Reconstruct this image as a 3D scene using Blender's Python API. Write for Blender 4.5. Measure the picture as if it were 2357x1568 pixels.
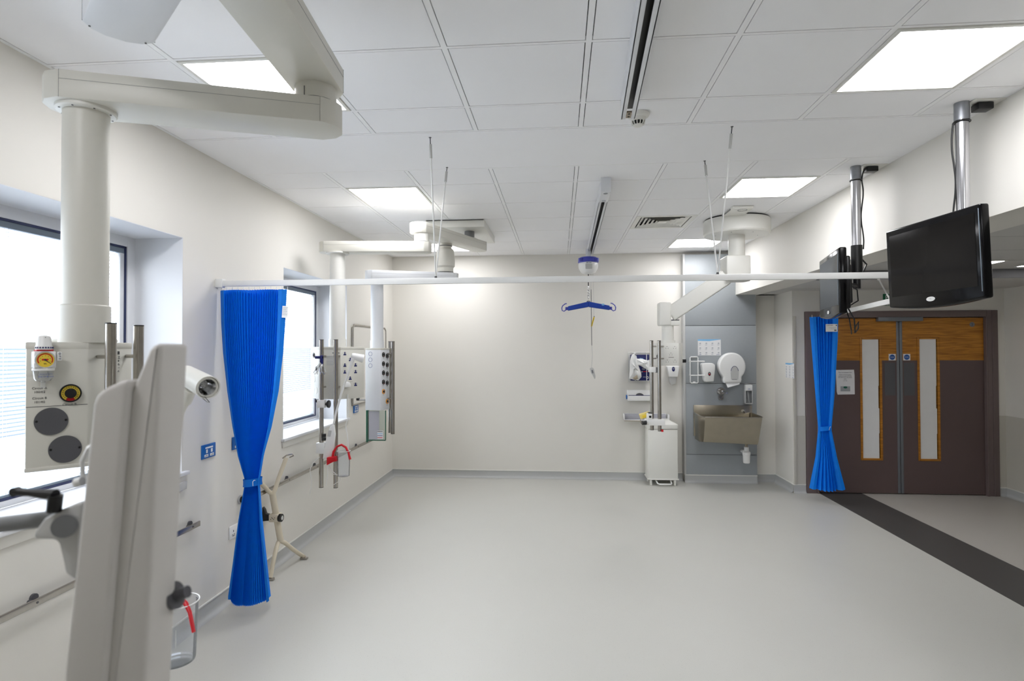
import bpy, bmesh, math, random
from mathutils import Matrix, Vector

sc = bpy.context.scene
for o in list(bpy.data.objects):
    bpy.data.objects.remove(o, do_unlink=True)
random.seed(7)

# ------------------------------------------------------------------ camera, world, exposure
F_PX, CAM_H = 1344.8, 1.72
YAW, PIT, ROL = math.radians(4.644), math.radians(0.833), math.radians(0.171)
R0 = Vector((math.cos(YAW), math.sin(YAW), 0))
U0 = Vector((math.sin(PIT)*math.sin(YAW), -math.sin(PIT)*math.cos(YAW), math.cos(PIT)))
FW = Vector((-math.cos(PIT)*math.sin(YAW), math.cos(PIT)*math.cos(YAW), math.sin(PIT)))
RT = R0*math.cos(ROL) - U0*math.sin(ROL)
UP = R0*math.sin(ROL) + U0*math.cos(ROL)
cd = bpy.data.cameras.new('camera')
cam = bpy.data.objects.new('camera', cd)
sc.collection.objects.link(cam)
cam.matrix_world = Matrix((
    (RT.x, UP.x, -FW.x, 0), (RT.y, UP.y, -FW.y, 0), (RT.z, UP.z, -FW.z, CAM_H), (0, 0, 0, 1)))
cd.sensor_width = 36.0
cd.lens = F_PX*36.0/2357
cd.clip_start = 0.05
cd.dof.use_dof = True
cd.dof.focus_distance = 3.5
cd.dof.aperture_fstop = 4.5
sc.camera = cam

world = bpy.data.worlds.new('overcast_sky')
sc.world = world
world.use_nodes = True
wn = world.node_tree
bg = wn.nodes['Background']
bg.inputs['Color'].default_value = (0.84, 0.92, 1.0, 1)
bg.inputs['Strength'].default_value = 6.0

PANEL_STRENGTH = 15.0
ALCOVE_STRENGTH = 9.0
sc.view_settings.view_transform = 'Standard'
sc.view_settings.look = 'None'
sc.view_settings.gamma = 1.0
sc.view_settings.use_curve_mapping = False
sc.view_settings.exposure = 0.37
sc.cycles.max_bounces = 10
sc.cycles.diffuse_bounces = 6
sc.cycles.transparent_max_bounces = 16
sc.cycles.caustics_reflective = False
sc.cycles.caustics_refractive = False
sc.cycles.sample_clamp_indirect = 8


def at(px, py, axis, val):
    """point of the photograph's sight line (px, py) on the plane axis = val"""
    a = (px-1178.5)/F_PX
    b = (784-py)/F_PX
    d = RT*a + UP*b + FW
    k = 'XYZ'.index(axis)
    o = Vector((0, 0, CAM_H))
    return o + d*((val-o[k])/d[k])


def ax(px, py, Y): return at(px, py, 'Y', Y).x
def az(px, py, Y): return at(px, py, 'Y', Y).z

# ------------------------------------------------------------------ materials
def lin(c):
    c = c/255.0
    return c/12.92 if c <= 0.04045 else ((c+0.055)/1.055)**2.4


def mat(name, rgb, rough=0.5, metal=0.0, spec=0.5, var=0.03, scale=8.0, bump=0.0, bscale=200.0, **kw):
    m = bpy.data.materials.new(name)
    m.use_nodes = True
    nt = m.node_tree
    b = nt.nodes['Principled BSDF']
    col = [lin(v) for v in rgb]
    tc = nt.nodes.new('ShaderNodeTexCoord')
    nz = nt.nodes.new('ShaderNodeTexNoise')
    nz.inputs['Scale'].default_value = scale
    nz.inputs['Detail'].default_value = 3
    nt.links.new(tc.outputs['Object'], nz.inputs['Vector'])
    mx = nt.nodes.new('ShaderNodeMix')
    mx.data_type = 'RGBA'
    mx.inputs['A'].default_value = [max(0, c*(1-var)) for c in col]+[1]
    mx.inputs['B'].default_value = [min(1, c*(1+var)) for c in col]+[1]
    nt.links.new(nz.outputs['Fac'], mx.inputs['Factor'])
    nt.links.new(mx.outputs['Result'], b.inputs['Base Color'])
    b.inputs['Roughness'].default_value = rough
    b.inputs['Metallic'].default_value = metal
    b.inputs['Specular IOR Level'].default_value = spec
    for k, v in kw.items():
        b.inputs[k.replace('_', ' ')].default_value = v
    if bump:
        n2 = nt.nodes.new('ShaderNodeTexNoise')
        n2.inputs['Scale'].default_value = bscale
        nt.links.new(tc.outputs['Object'], n2.inputs['Vector'])
        bp = nt.nodes.new('ShaderNodeBump')
        bp.inputs['Strength'].default_value = bump
        bp.inputs['Distance'].default_value = 0.002
        nt.links.new(n2.outputs['Fac'], bp.inputs['Height'])
        nt.links.new(bp.outputs['Normal'], b.inputs['Normal'])
    return m


def emit(name, rgb, s):
    m = bpy.data.materials.new(name)
    m.use_nodes = True
    nt = m.node_tree
    nt.nodes.remove(nt.nodes['Principled BSDF'])
    e = nt.nodes.new('ShaderNodeEmission')
    e.inputs['Color'].default_value = [lin(v) for v in rgb]+[1]
    e.inputs['Strength'].default_value = s
    nt.links.new(e.outputs[0], nt.nodes['Material Output'].inputs[0])
    return m


def clear(name, rgb=(255, 255, 255), gloss=0.12, tint=0.0, dif=0.0):
    """thin clear sheet: mostly transparent with a mirror share and optional milky share"""
    m = bpy.data.materials.new(name)
    m.use_nodes = True
    nt = m.node_tree
    nt.nodes.remove(nt.nodes['Principled BSDF'])
    t = nt.nodes.new('ShaderNodeBsdfTransparent')
    t.inputs['Color'].default_value = [lin(v)*(1-tint) for v in rgb]+[1]
    g = nt.nodes.new('ShaderNodeBsdfGlossy')
    g.inputs['Roughness'].default_value = 0.03
    fr = nt.nodes.new('ShaderNodeLayerWeight')
    fr.inputs['Blend'].default_value = gloss
    mx = nt.nodes.new('ShaderNodeMixShader')
    nt.links.new(fr.outputs['Fresnel'], mx.inputs[0])
    nt.links.new(t.outputs[0], mx.inputs[1])
    nt.links.new(g.outputs[0], mx.inputs[2])
    out = mx
    if dif:
        d = nt.nodes.new('ShaderNodeBsdfDiffuse')
        d.inputs['Color'].default_value = [lin(v) for v in rgb]+[1]
        m2 = nt.nodes.new('ShaderNodeMixShader')
        m2.inputs[0].default_value = dif
        nt.links.new(mx.outputs[0], m2.inputs[1])
        nt.links.new(d.outputs[0], m2.inputs[2])
        out = m2
    nt.links.new(out.outputs[0], nt.nodes['Material Output'].inputs[0])
    return m


M = {}
M['wall'] = mat('wall_paint', (222, 219, 212), 0.6, var=0.012, scale=1.5, bump=0.06, bscale=350)
M['wall_guard'] = mat('wall_guard_vinyl', (196, 192, 182), 0.45, var=0.01)
M['reveal'] = mat('reveal_paint', (222, 223, 226), 0.5, var=0.01)
M['ceiling'] = mat('ceiling_tile', (247, 247, 249), 0.8, var=0.02, scale=3, bump=0.15, bscale=500)
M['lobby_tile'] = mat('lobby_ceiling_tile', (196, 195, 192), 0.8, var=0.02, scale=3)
M['tee'] = mat('ceiling_tee', (248, 248, 249), 0.6, var=0.01)
M['void'] = mat('ceiling_void', (30, 30, 32), 0.9)
M['white'] = mat('white_enamel', (226, 225, 219), 0.35, var=0.015)
M['warmwhite'] = mat('pendant_enamel', (214, 212, 203), 0.38, var=0.015, scale=4)
M['bluewhite'] = mat('pendant_panel', (226, 228, 232), 0.4, var=0.01)
M['pwhite'] = mat('white_plastic', (233, 233, 231), 0.3, var=0.01)
M['paper'] = mat('paper', (226, 226, 226), 0.8, var=0.03, scale=12)
M['lightgrey'] = mat('light_grey_plastic', (190, 190, 188), 0.45)
M['housing'] = mat('equipment_housing', (204, 201, 197), 0.55, var=0.02, scale=20, bump=0.1, bscale=900)
M['midgrey'] = mat('mid_grey_plastic', (120, 121, 123), 0.45)
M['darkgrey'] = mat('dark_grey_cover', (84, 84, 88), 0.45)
M['black'] = mat('black_plastic', (16, 16, 18), 0.35)
M['gloss_black'] = mat('gloss_black_bezel', (8, 8, 10), 0.14, spec=0.22)
M['screen'] = mat('screen_glass', (22, 21, 21), 0.10, spec=0.12)
M['navy'] = mat('navy_plastic', (14, 24, 92), 0.4)
M['blue'] = mat('blue_socket_plate', (12, 96, 172), 0.35)
M['sling'] = mat('hoist_blue_padding', (10, 60, 160), 0.6)
M['royal'] = mat('hoist_cap_blue', (66, 72, 176), 0.4)
M['red'] = mat('red_plastic', (200, 14, 30), 0.35)
M['yellow'] = mat('yellow_plastic', (236, 205, 60), 0.5)
M['paleyellow'] = mat('yellow_card', (228, 206, 122), 0.6)
M['orange'] = mat('orange_ring', (226, 150, 30), 0.5)
M['green'] = mat('green_edge', (16, 92, 70), 0.3)
M['green_sign'] = mat('exit_sign_green', (0, 104, 66), 0.5)
M['steel'] = mat('brushed_steel', (182, 177, 170), 0.24, metal=1.0, var=0.10, scale=40)
M['zinc'] = mat('galvanised_steel', (150, 153, 158), 0.42, metal=0.8, var=0.12, scale=60)
M['sinksteel'] = mat('sink_steel', (172, 164, 148), 0.26, metal=1.0, var=0.10, scale=14, bump=0.05, bscale=90)
M['chrome'] = mat('chrome', (210, 210, 212), 0.08, metal=1.0)
M['alu'] = mat('white_aluminium', (222, 224, 228), 0.35, metal=0.25)
M['satin'] = mat('satin_steel_tube', (200, 200, 204), 0.2, metal=1.0, var=0.04)
M['railwhite'] = mat('curtain_rail_white', (224, 224, 222), 0.35)
M['cream'] = mat('cream_enamel', (216, 206, 184), 0.35)
M['frame_blue'] = mat('window_frame_dark', (34, 44, 84), 0.4)
M['sash'] = mat('window_sash_grey', (120, 132, 144), 0.4)
M['ips'] = mat('grey_laminate', (156, 161, 164), 0.42, var=0.03, scale=30)
M['doorbrown'] = mat('door_laminate', (92, 76, 75), 0.45, var=0.03, scale=5)
M['doorframe'] = mat('door_frame_paint', (110, 96, 95), 0.45, var=0.02)
M['closer'] = mat('door_closer_grey', (120, 124, 130), 0.4, metal=0.4)
M['signblue'] = mat('sign_blue', (0, 74, 150), 0.5)
M['ink'] = mat('printed_ink', (50, 52, 58), 0.7)
M['inkblue'] = mat('blue_ink', (70, 84, 150), 0.7)
M['palegrey_ink'] = mat('pale_ink', (172, 176, 182), 0.7)
M['sky_band'] = mat('printed_blue_band', (126, 182, 222), 0.7)
M['tan'] = mat('tan_metal', (170, 158, 138), 0.4, metal=0.5)
M['hazepaper'] = mat('grey_lilac_card', (176, 176, 184), 0.6)
M['outwall'] = mat('outside_render', (92, 102, 126), 0.8)
M['outground'] = mat('outside_ground', (205, 208, 212), 0.9)
M['panel_light'] = emit('light_diffuser', (252, 252, 255), PANEL_STRENGTH)
M['alcove_light'] = emit('alcove_diffuser', (255, 252, 248), ALCOVE_STRENGTH)
M['glass'] = clear('window_glass', gloss=0.08)
M['polycarb'] = clear('clear_plastic', (250, 251, 252), gloss=0.10, tint=0.0, dif=0.08)
M['clearsheet'] = clear('clear_sheet', (238, 243, 240), gloss=0.2, tint=0.02, dif=0.05)

# blind slats: thin white aluminium that lets light through
m = bpy.data.materials.new('blind_slat'); m.use_nodes = True
nt = m.node_tree; nt.nodes.remove(nt.nodes['Principled BSDF'])
dn = nt.nodes.new('ShaderNodeBsdfDiffuse'); dn.inputs[0].default_value = (.86, .88, .9, 1)
tn = nt.nodes.new('ShaderNodeBsdfTranslucent'); tn.inputs[0].default_value = (.9, .92, .95, 1)
mx = nt.nodes.new('ShaderNodeMixShader'); mx.inputs[0].default_value = .35
nt.links.new(dn.outputs[0], mx.inputs[1]); nt.links.new(tn.outputs[0], mx.inputs[2])
nt.links.new(mx.outputs[0], nt.nodes['Material Output'].inputs[0])
M['slat'] = m


def floor_material(name, rgb, fleck=0.5, rough=0.42):
    m = mat(name, rgb, rough, var=0.025, scale=1.2, spec=0.35)
    nt = m.node_tree
    b = nt.nodes['Principled BSDF']
    src = b.inputs['Base Color'].links[0].from_socket
    tc = nt.nodes['Texture Coordinate']
    v = nt.nodes.new('ShaderNodeTexVoronoi')
    v.inputs['Scale'].default_value = 55
    nt.links.new(tc.outputs['Object'], v.inputs['Vector'])
    r = nt.nodes.new('ShaderNodeMapRange')
    r.inputs['From Min'].default_value = 0.05
    r.inputs['From Max'].default_value = 0.11
    r.inputs['To Min'].default_value = fleck
    r.inputs['To Max'].default_value = 1.0
    nt.links.new(v.outputs['Distance'], r.inputs['Value'])
    n3 = nt.nodes.new('ShaderNodeTexNoise'); n3.inputs['Scale'].default_value = 420
    nt.links.new(tc.outputs['Object'], n3.inputs['Vector'])
    r3 = nt.nodes.new('ShaderNodeMapRange')
    r3.inputs['From Min'].default_value = 0.3; r3.inputs['From Max'].default_value = 0.7
    r3.inputs['To Min'].default_value = 0.94; r3.inputs['To Max'].default_value = 1.06
    nt.links.new(n3.outputs['Fac'], r3.inputs['Value'])
    ml = nt.nodes.new('ShaderNodeMath'); ml.operation = 'MULTIPLY'
    nt.links.new(r.outputs[0], ml.inputs[0]); nt.links.new(r3.outputs[0], ml.inputs[1])
    h = nt.nodes.new('ShaderNodeVectorMath'); h.operation = 'SCALE'
    nt.links.new(src, h.inputs[0]); nt.links.new(ml.outputs[0], h.inputs['Scale'])
    nt.links.new(h.outputs[0], b.inputs['Base Color'])
    return m


M['floor'] = floor_material('safety_vinyl', (192, 191, 185), 0.72)
M['floor_dark'] = floor_material('dark_vinyl_band', (72, 70, 69), 0.85)
M['floor_lobby_shade'] = floor_material('lobby_vinyl_shaded', (176, 172, 166), 0.7)  # darker copy of the bay floor; the lobby's dimness is in the colour
M['cove'] = floor_material('cove_vinyl', (180, 181, 180), 0.8)

# oak
m = mat('oak_veneer', (150, 100, 38), 0.4)
nt = m.node_tree; b = nt.nodes['Principled BSDF']; tc = nt.nodes['Texture Coordinate']
mp = nt.nodes.new('ShaderNodeMapping'); mp.inputs['Scale'].default_value = (1.2, 1, 14)
wv = nt.nodes.new('ShaderNodeTexNoise'); wv.inputs['Scale'].default_value = 3.5; wv.inputs['Detail'].default_value = 6
wv.inputs['Distortion'].default_value = 0.6
cr = nt.nodes.new('ShaderNodeValToRGB')
cr.color_ramp.elements[0].position = 0.35; cr.color_ramp.elements[0].color = (lin(150), lin(94), lin(22), 1)
cr.color_ramp.elements[1].position = 0.7; cr.color_ramp.elements[1].color = (lin(196), lin(132), lin(44), 1)
nt.links.new(tc.outputs['Object'], mp.inputs[0]); nt.links.new(mp.outputs[0], wv.inputs['Vector'])
nt.links.new(wv.outputs['Fac'], cr.inputs[0]); nt.links.new(cr.outputs[0], b.inputs['Base Color'])
M['oak'] = m


def cloth_material(name, rgb):
    m = bpy.data.materials.new(name); m.use_nodes = True
    nt = m.node_tree
    b = nt.nodes['Principled BSDF']
    b.inputs['Base Color'].default_value = [lin(v) for v in rgb]+[1]
    b.inputs['Roughness'].default_value = 0.6
    b.inputs['Specular IOR Level'].default_value = 0.3
    tc = nt.nodes.new('ShaderNodeTexCoord')
    n = nt.nodes.new('ShaderNodeTexNoise'); n.inputs['Scale'].default_value = 30
    nt.links.new(tc.outputs['Object'], n.inputs['Vector'])
    mx = nt.nodes.new('ShaderNodeMix'); mx.data_type = 'RGBA'
    mx.inputs['A'].default_value = [lin(v)*0.92 for v in rgb]+[1]
    mx.inputs['B'].default_value = [lin(v)*1.06 for v in rgb]+[1]
    nt.links.new(n.outputs['Fac'], mx.inputs['Factor'])
    nt.links.new(mx.outputs['Result'], b.inputs['Base Color'])
    t = nt.nodes.new('ShaderNodeBsdfTranslucent')
    t.inputs[0].default_value = [min(1, lin(v)*1.2) for v in rgb]+[1]
    ms = nt.nodes.new('ShaderNodeMixShader'); ms.inputs[0].default_value = 0.15
    nt.links.new(b.outputs[0], ms.inputs[1]); nt.links.new(t.outputs[0], ms.inputs[2])
    nt.links.new(ms.outputs[0], nt.nodes['Material Output'].inputs[0])
    return m


M['curtain'] = cloth_material('disposable_curtain_blue', (0, 132, 244))
M['curtain_hem'] = cloth_material('curtain_edge_blue', (0, 112, 208))

# ------------------------------------------------------------------ mesh building
I4 = Matrix.Identity(4)
UPX = Matrix.Rotation(math.pi/2, 4, 'X')


def T(x, y, z): return Matrix.Translation((x, y, z))


def face_frame(p0, p1, z=0.0):
    """local x runs from p0 to p1 (left to right seen from outside), z up, y points into the box"""
    d = Vector((p1[0]-p0[0], p1[1]-p0[1]))
    d.normalize()
    return Matrix(((d.x, -d.y, 0, p0[0]), (d.y, d.x, 0, p0[1]), (0, 0, 1, z), (0, 0, 0, 1)))


class MB:
    def __init__(s, M0=None):
        s.bm = bmesh.new(); s.M = M0 or I4; s.mi = 0; s.mats = []

    def use(s, key):
        if key not in s.mats: s.mats.append(key)
        s.mi = s.mats.index(key); return s

    def _add(s, tmp, Mx=None):
        Mx = s.M @ (Mx or I4)
        vm = {}
        for v in tmp.verts: vm[v] = s.bm.verts.new(Mx @ v.co)
        for f in tmp.faces:
            try:
                nf = s.bm.faces.new([vm[v] for v in f.verts]); nf.material_index = s.mi; nf.smooth = True
            except ValueError:
                pass
        tmp.free(); return s

    def box(s, c, d, bev=0.0, seg=2, Mx=None):
        t = bmesh.new()
        bmesh.ops.create_cube(t, size=1)
        for v in t.verts: v.co = Vector((v.co.x*d[0]+c[0], v.co.y*d[1]+c[1], v.co.z*d[2]+c[2]))
        if bev: bmesh.ops.bevel(t, geom=t.edges[:], offset=min(bev, min(d)*0.49), segments=seg, affect='EDGES', profile=0.5)
        return s._add(t, Mx)

    def bb(s, x0, x1, y0, y1, z0, z1, bev=0.0, seg=2, Mx=None):
        return s.box(((x0+x1)/2, (y0+y1)/2, (z0+z1)/2), (abs(x1-x0), abs(y1-y0), abs(z1-z0)), bev, seg, Mx)

    def cyl(s, p0, p1, r, seg=24, r2=None, Mx=None):
        p0 = Vector(p0); p1 = Vector(p1); r2 = r if r2 is None else r2
        ax_ = (p1-p0).normalized()
        a = ax_.orthogonal().normalized(); b = ax_.cross(a)
        t = bmesh.new(); A = []; B = []
        for i in range(seg):
            th = 2*math.pi*i/seg; d = a*math.cos(th)+b*math.sin(th)
            A.append(t.verts.new(p0+d*r)); B.append(t.verts.new(p1+d*r2))
        for i in range(seg):
            j = (i+1) % seg; t.faces.new((A[i], A[j], B[j], B[i]))
        t.faces.new(A[::-1]); t.faces.new(B)
        return s._add(t, Mx)

    def tube(s, pts, r, seg=10, Mx=None, closed=False, cap=True):
        pts = [Vector(p) for p in pts]; n = len(pts)
        t = bmesh.new(); rings = []; prev = None
        for i, p in enumerate(pts):
            if closed: tg = (pts[(i+1) % n]-pts[i-1]).normalized()
            else: tg = (pts[min(i+1, n-1)]-pts[max(i-1, 0)]).normalized()
            if prev is None: a = tg.orthogonal().normalized()
            else:
                a = prev - tg*prev.dot(tg)
                a = a.normalized() if a.length > 1e-6 else tg.orthogonal().normalized()
            prev = a; b = tg.cross(a)
            rr = r[i] if isinstance(r, (list, tuple)) else r
            rings.append([t.verts.new(p+(a*math.cos(2*math.pi*k/seg)+b*math.sin(2*math.pi*k/seg))*rr) for k in range(seg)])
        for i in range(n if closed else n-1):
            q = rings[(i+1) % n]; w = rings[i]
            for k in range(seg):
                t.faces.new((w[k], w[(k+1) % seg], q[(k+1) % seg], q[k]))
        if not closed and cap:
            t.faces.new(rings[0][::-1]); t.faces.new(rings[-1])
        return s._add(t, Mx)

    def lathe(s, prof, c=(0, 0, 0), seg=32, Mx=None, sx=1.0, sy=1.0):
        """prof: (radius, z) pairs about a vertical axis through c"""
        t = bmesh.new(); rings = []
        for r, z in prof:
            if r < 1e-6: rings.append([t.verts.new((c[0], c[1], c[2]+z))])
            else: rings.append([t.verts.new((c[0]+r*sx*math.cos(2*math.pi*k/seg), c[1]+r*sy*math.sin(2*math.pi*k/seg), c[2]+z)) for k in range(seg)])
        for i in range(len(rings)-1):
            a, b = rings[i], rings[i+1]
            for k in range(seg):
                j = (k+1) % seg
                if len(a) == 1 and len(b) == 1: continue
                if len(a) == 1: t.faces.new((a[0], b[j], b[k]))
                elif len(b) == 1: t.faces.new((a[k], a[j], b[0]))
                else: t.faces.new((a[k], a[j], b[j], b[k]))
        bmesh.ops.recalc_face_normals(t, faces=t.faces[:])
        return s._add(t, Mx)

    def prism(s, poly, z0, z1, bev=0.0, seg=2, Mx=None, top=None):
        """polygon in local xy extruded from z0 to z1 (top: optional second polygon)"""
        t = bmesh.new()
        A = [t.verts.new((p[0], p[1], z0)) for p in poly]
        B = [t.verts.new((p[0], p[1], z1)) for p in (top or poly)]
        n = len(poly)
        for i in range(n):
            j = (i+1) % n; t.faces.new((A[i], A[j], B[j], B[i]))
        t.faces.new(A[::-1]); t.faces.new(B)
        bmesh.ops.recalc_face_normals(t, faces=t.faces[:])
        if bev:
            es = [e for e in t.edges if e.calc_face_angle(0) > 0.5]
            bmesh.ops.bevel(t, geom=es, offset=bev, segments=seg, affect='EDGES', profile=0.5)
        return s._add(t, Mx)

    def front(s, poly, y0, y1, bev=0.0, seg=2, Mx=None):
        """polygon given in local xz, extruded along local y from y0 to y1"""
        R = Matrix(((1, 0, 0, 0), (0, 0, 1, 0), (0, 1, 0, 0), (0, 0, 0, 1)))
        return s.prism(poly, y0, y1, bev, seg, (Mx or I4) @ R)

    def disc(s, c, r, th=0.002, seg=32, Mx=None, rz=None):
        """disc in local xz facing -y"""
        rz = rz or r
        return s.front([(c[0]+r*math.cos(2*math.pi*k/seg), c[2]+rz*math.sin(2*math.pi*k/seg)) for k in range(seg)], c[1]-th, c[1], Mx=Mx)

    def ring(s, c, r0, r1, th=0.003, seg=36, Mx=None, a0=0.0, a1=360.0):
        """flat ring in local xz facing -y"""
        t = bmesh.new(); full = abs(a1-a0) >= 359.9
        n = seg if full else seg+1
        rows = []
        for k in range(n):
            a = math.radians(a0+(a1-a0)*k/seg); cc, ss = math.cos(a), math.sin(a)
            rows.append([t.verts.new((c[0]+r*cc, c[1]+y, c[2]+r*ss)) for r, y in ((r0, -th), (r1, -th), (r1, 0), (r0, 0))])
        for k in range(seg):
            a, b = rows[k], rows[(k+1) % n]
            for q in range(4): t.faces.new((a[q], a[(q+1) % 4], b[(q+1) % 4], b[q]))
        if not full:
            t.faces.new(rows[0]); t.faces.new(rows[-1][::-1])
        bmesh.ops.recalc_face_normals(t, faces=t.faces[:])
        return s._add(t, Mx)

    def grid(s, rows, Mx=None):
        """rows of points joined as a sheet"""
        t = bmesh.new()
        V = [[t.verts.new(p) for p in r] for r in rows]
        for i in range(len(V)-1):
            for j in range(len(V[0])-1):
                t.faces.new((V[i][j], V[i][j+1], V[i+1][j+1], V[i+1][j]))
        return s._add(t, Mx)

    def text(s, txt, size, c, align='CENTER', Mx=None, sx=1.0, rot=0.0, th=0.0006):
        """lettering in local xz facing -y, anchored at c"""
        cu = bpy.data.curves.new('t', 'FONT'); cu.body = txt; cu.size = size
        cu.align_x = align; cu.align_y = 'CENTER'; cu.extrude = th/2; cu.resolution_u = 2
        ob = bpy.data.objects.new('t', cu); sc.collection.objects.link(ob)
        bpy.context.view_layer.update()
        me = bpy.data.meshes.new_from_object(ob.evaluated_get(bpy.context.evaluated_depsgraph_get()))
        t = bmesh.new(); t.from_mesh(me)
        bpy.data.objects.remove(ob); bpy.data.curves.remove(cu); bpy.data.meshes.remove(me)
        X = T(*c) @ UPX @ Matrix.Rotation(rot, 4, 'Z') @ Matrix.Diagonal((sx, 1, 1, 1))
        return s._add(t, (Mx or I4) @ X)

    def build(s, name, key=None, parent=None, sharp=35):
        if key is not None or not s.mats:
            s.mats = [key] + [k for k in s.mats if k != key] if not s.mats else s.mats
        me = bpy.data.meshes.new(name)
        for v in s.bm.verts: pass
        if parent is not None:
            org = world_loc(parent)
        else:
            xs = [v.co for v in s.bm.verts]
            org = Vector(((min(v.x for v in xs)+max(v.x for v in xs))/2, (min(v.y for v in xs)+max(v.y for v in xs))/2, min(v.z for v in xs)))
        bmesh.ops.translate(s.bm, verts=s.bm.verts[:], vec=-org)
        s.bm.to_mesh(me); s.bm.free()
        for k in s.mats: me.materials.append(M[k])
        me.set_sharp_from_angle(angle=math.radians(sharp))
        o = bpy.data.objects.new(name, me); sc.collection.objects.link(o)
        if parent is not None: o.parent = parent
        else: o.location = org
        return o


def smooth_path(P, n=6):
    out = []
    for i in range(len(P)-1):
        p0 = P[max(i-1, 0)]; p1 = P[i]; p2 = P[i+1]; p3 = P[min(i+2, len(P)-1)]
        for k in range(n):
            s_ = k/n
            out.append(0.5*((2*p1)+(p2-p0)*s_+(2*p0-5*p1+4*p2-p3)*s_*s_+(3*p1-p0-3*p2+p3)*s_**3))
    out.append(P[-1]); return out


def world_loc(o):
    v = Vector((0, 0, 0))
    while o is not None:
        v += o.location; o = o.parent
    return v


def mb(key, M0=None):
    b = MB(M0); b.use(key); return b


def thing(name, label, cat, loc, group=None):
    o = bpy.data.objects.new(name, None); sc.collection.objects.link(o)
    o.empty_display_size = 0.05
    o.location = loc; o['label'] = label; o['category'] = cat
    if group: o['group'] = group
    return o


def tag(o, label, cat, group=None):
    o['label'] = label; o['category'] = cat
    if group: o['group'] = group
    return o


def struct(o, label=None, cat=None):
    o['kind'] = 'structure'
    if label: o['label'] = label
    if cat: o['category'] = cat
    return o


def clone(root, loc, label, group=None):
    """copy a thing with its parts and their sub-parts"""
    r = root.copy(); sc.collection.objects.link(r); r.location = loc; r['label'] = label
    if group: r['group'] = group
    for ch in list(root.children):
        c = ch.copy(); sc.collection.objects.link(c); c.parent = r
        for g in ch.children:
            d = g.copy(); sc.collection.objects.link(d); d.parent = c
    return r


# ------------------------------------------------------------------ the room
XL, XR, YB, ZC = -2.265, 2.25, 7.8, 2.98
YN = -2.6                       # wall behind the camera
XA, YD = 5.15, 7.22             # right wall of the lobby, door wall
ZS, ZA = 2.405, 2.49            # soffit and lobby ceiling
WIN = [(0.75, 3.35), (4.64, 6.08)]
ZW0, ZW1 = 0.99, 2.40
XF = -2.57                      # plane of the window frames

f = mb('floor')
f.bb(-2.6, 3.06, YN, 8.0, -0.05, 0)
struct(f.build('floor'), 'pale grey speckled safety vinyl floor of the main bay', 'floor')
f = mb('floor_dark'); f.bb(3.06, 3.56, YN, YD+.1, -0.05, 0)
struct(f.build('floor'), 'dark grey vinyl band laid across the floor towards the doors', 'floor')
f = mb('floor_lobby_shade'); f.bb(3.56, 5.3, YN, YD+.1, -0.05, 0)
struct(f.build('floor'), 'vinyl floor of the lobby beyond the dark band, its colour darkened for shade', 'floor')

w = mb('wall')
def wl(y0, y1, z0, z1): w.bb(XL-0.335, XL, y0, y1, z0, z1)
wl(YN, WIN[0][0], 0, ZC+.1); wl(WIN[0][1], WIN[1][0], 0, ZC+.1); wl(WIN[1][1], YB+.2, 0, ZC+.1)
for a, b_ in WIN:
    wl(a, b_, 0, ZW0-.02); wl(a, b_, ZW1, ZC+.1)
struct(w.build('wall_left'), 'cream painted wall with the two deep windows', 'wall')
w = mb('wall'); w.bb(XL, 2.77, YB, YB+.2, 0, ZC+.1)
struct(w.build('wall_back'), 'blank cream end wall behind the hoist', 'wall')
w = mb('wall'); w.bb(XL-.3, 5.4, YN-.2, YN, 0, ZC+.1)
struct(w.build('wall_rear'))
w = mb('wall')
w.bb(2.77, 3.0-.09, YD, YB+.2, 0, ZC); w.bb(2.91, 5.07, YD, YB, 2.155, ZC); w.bb(5.07, 5.3, YD, YB, 0, ZC)
struct(w.build('wall_doorway'), 'wall around the double doors', 'wall')
w = mb('wall'); w.bb(XA, XA+.2, YN, YD, 0, ZC)
struct(w.build('wall_right'), 'far right lobby wall beside the doors', 'wall')
w = mb('wall'); w.bb(XR, XR+.32, YN, 7.68, ZS, ZC+.1); w.bb(XR, 2.77, 7.68, YB, ZS, ZC+.1)
struct(w.build('wall_downstand'), 'white downstand beam over the wide opening to the lobby', 'beam')

w = mb('wall'); w.bb(2.86, 5.12, YD+.34, YD+.42, 0, 2.4).bb(2.86, 5.12, YD+.1, YD+.42, 2.155, 2.3).bb(2.80, 2.92, YD+.1, YD+.42, 0, 2.3).bb(5.06, 5.16, YD+.1, YD+.42, 0, 2.3).bb(2.86, 5.12, YD+.05, YD+.42, -.05, 0)  # added backing, stops sky light showing through the door gaps
struct(w.build('door_backing'), 'added unseen backing that keeps sky light out of the door gaps', 'wall')
g = mb('wall_guard')
g.bb(2.775, 2.91, YD-.006, YD, .1, .915); g.bb(5.07, XA, YD-.006, YD, .1, .93); g.bb(XA-.006, XA, 2, YD-.006, .1, .93)
struct(g.build('trim_1'), 'beige wall protection sheet below dado height by the doors', 'wall guard')
g = mb('wall_guard'); g.bb(2.775, 2.81, YD-.012, YD-.006, .1, 2.10, .003)
struct(g.build('trim_2'), 'tall pale corner guard strip left of the second blue curtain', 'corner guard')

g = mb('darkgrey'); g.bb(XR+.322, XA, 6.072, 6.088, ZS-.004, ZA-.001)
struct(g.build('trim_5'), 'dark grey band across the lobby ceiling where it steps down', 'trim')
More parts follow.
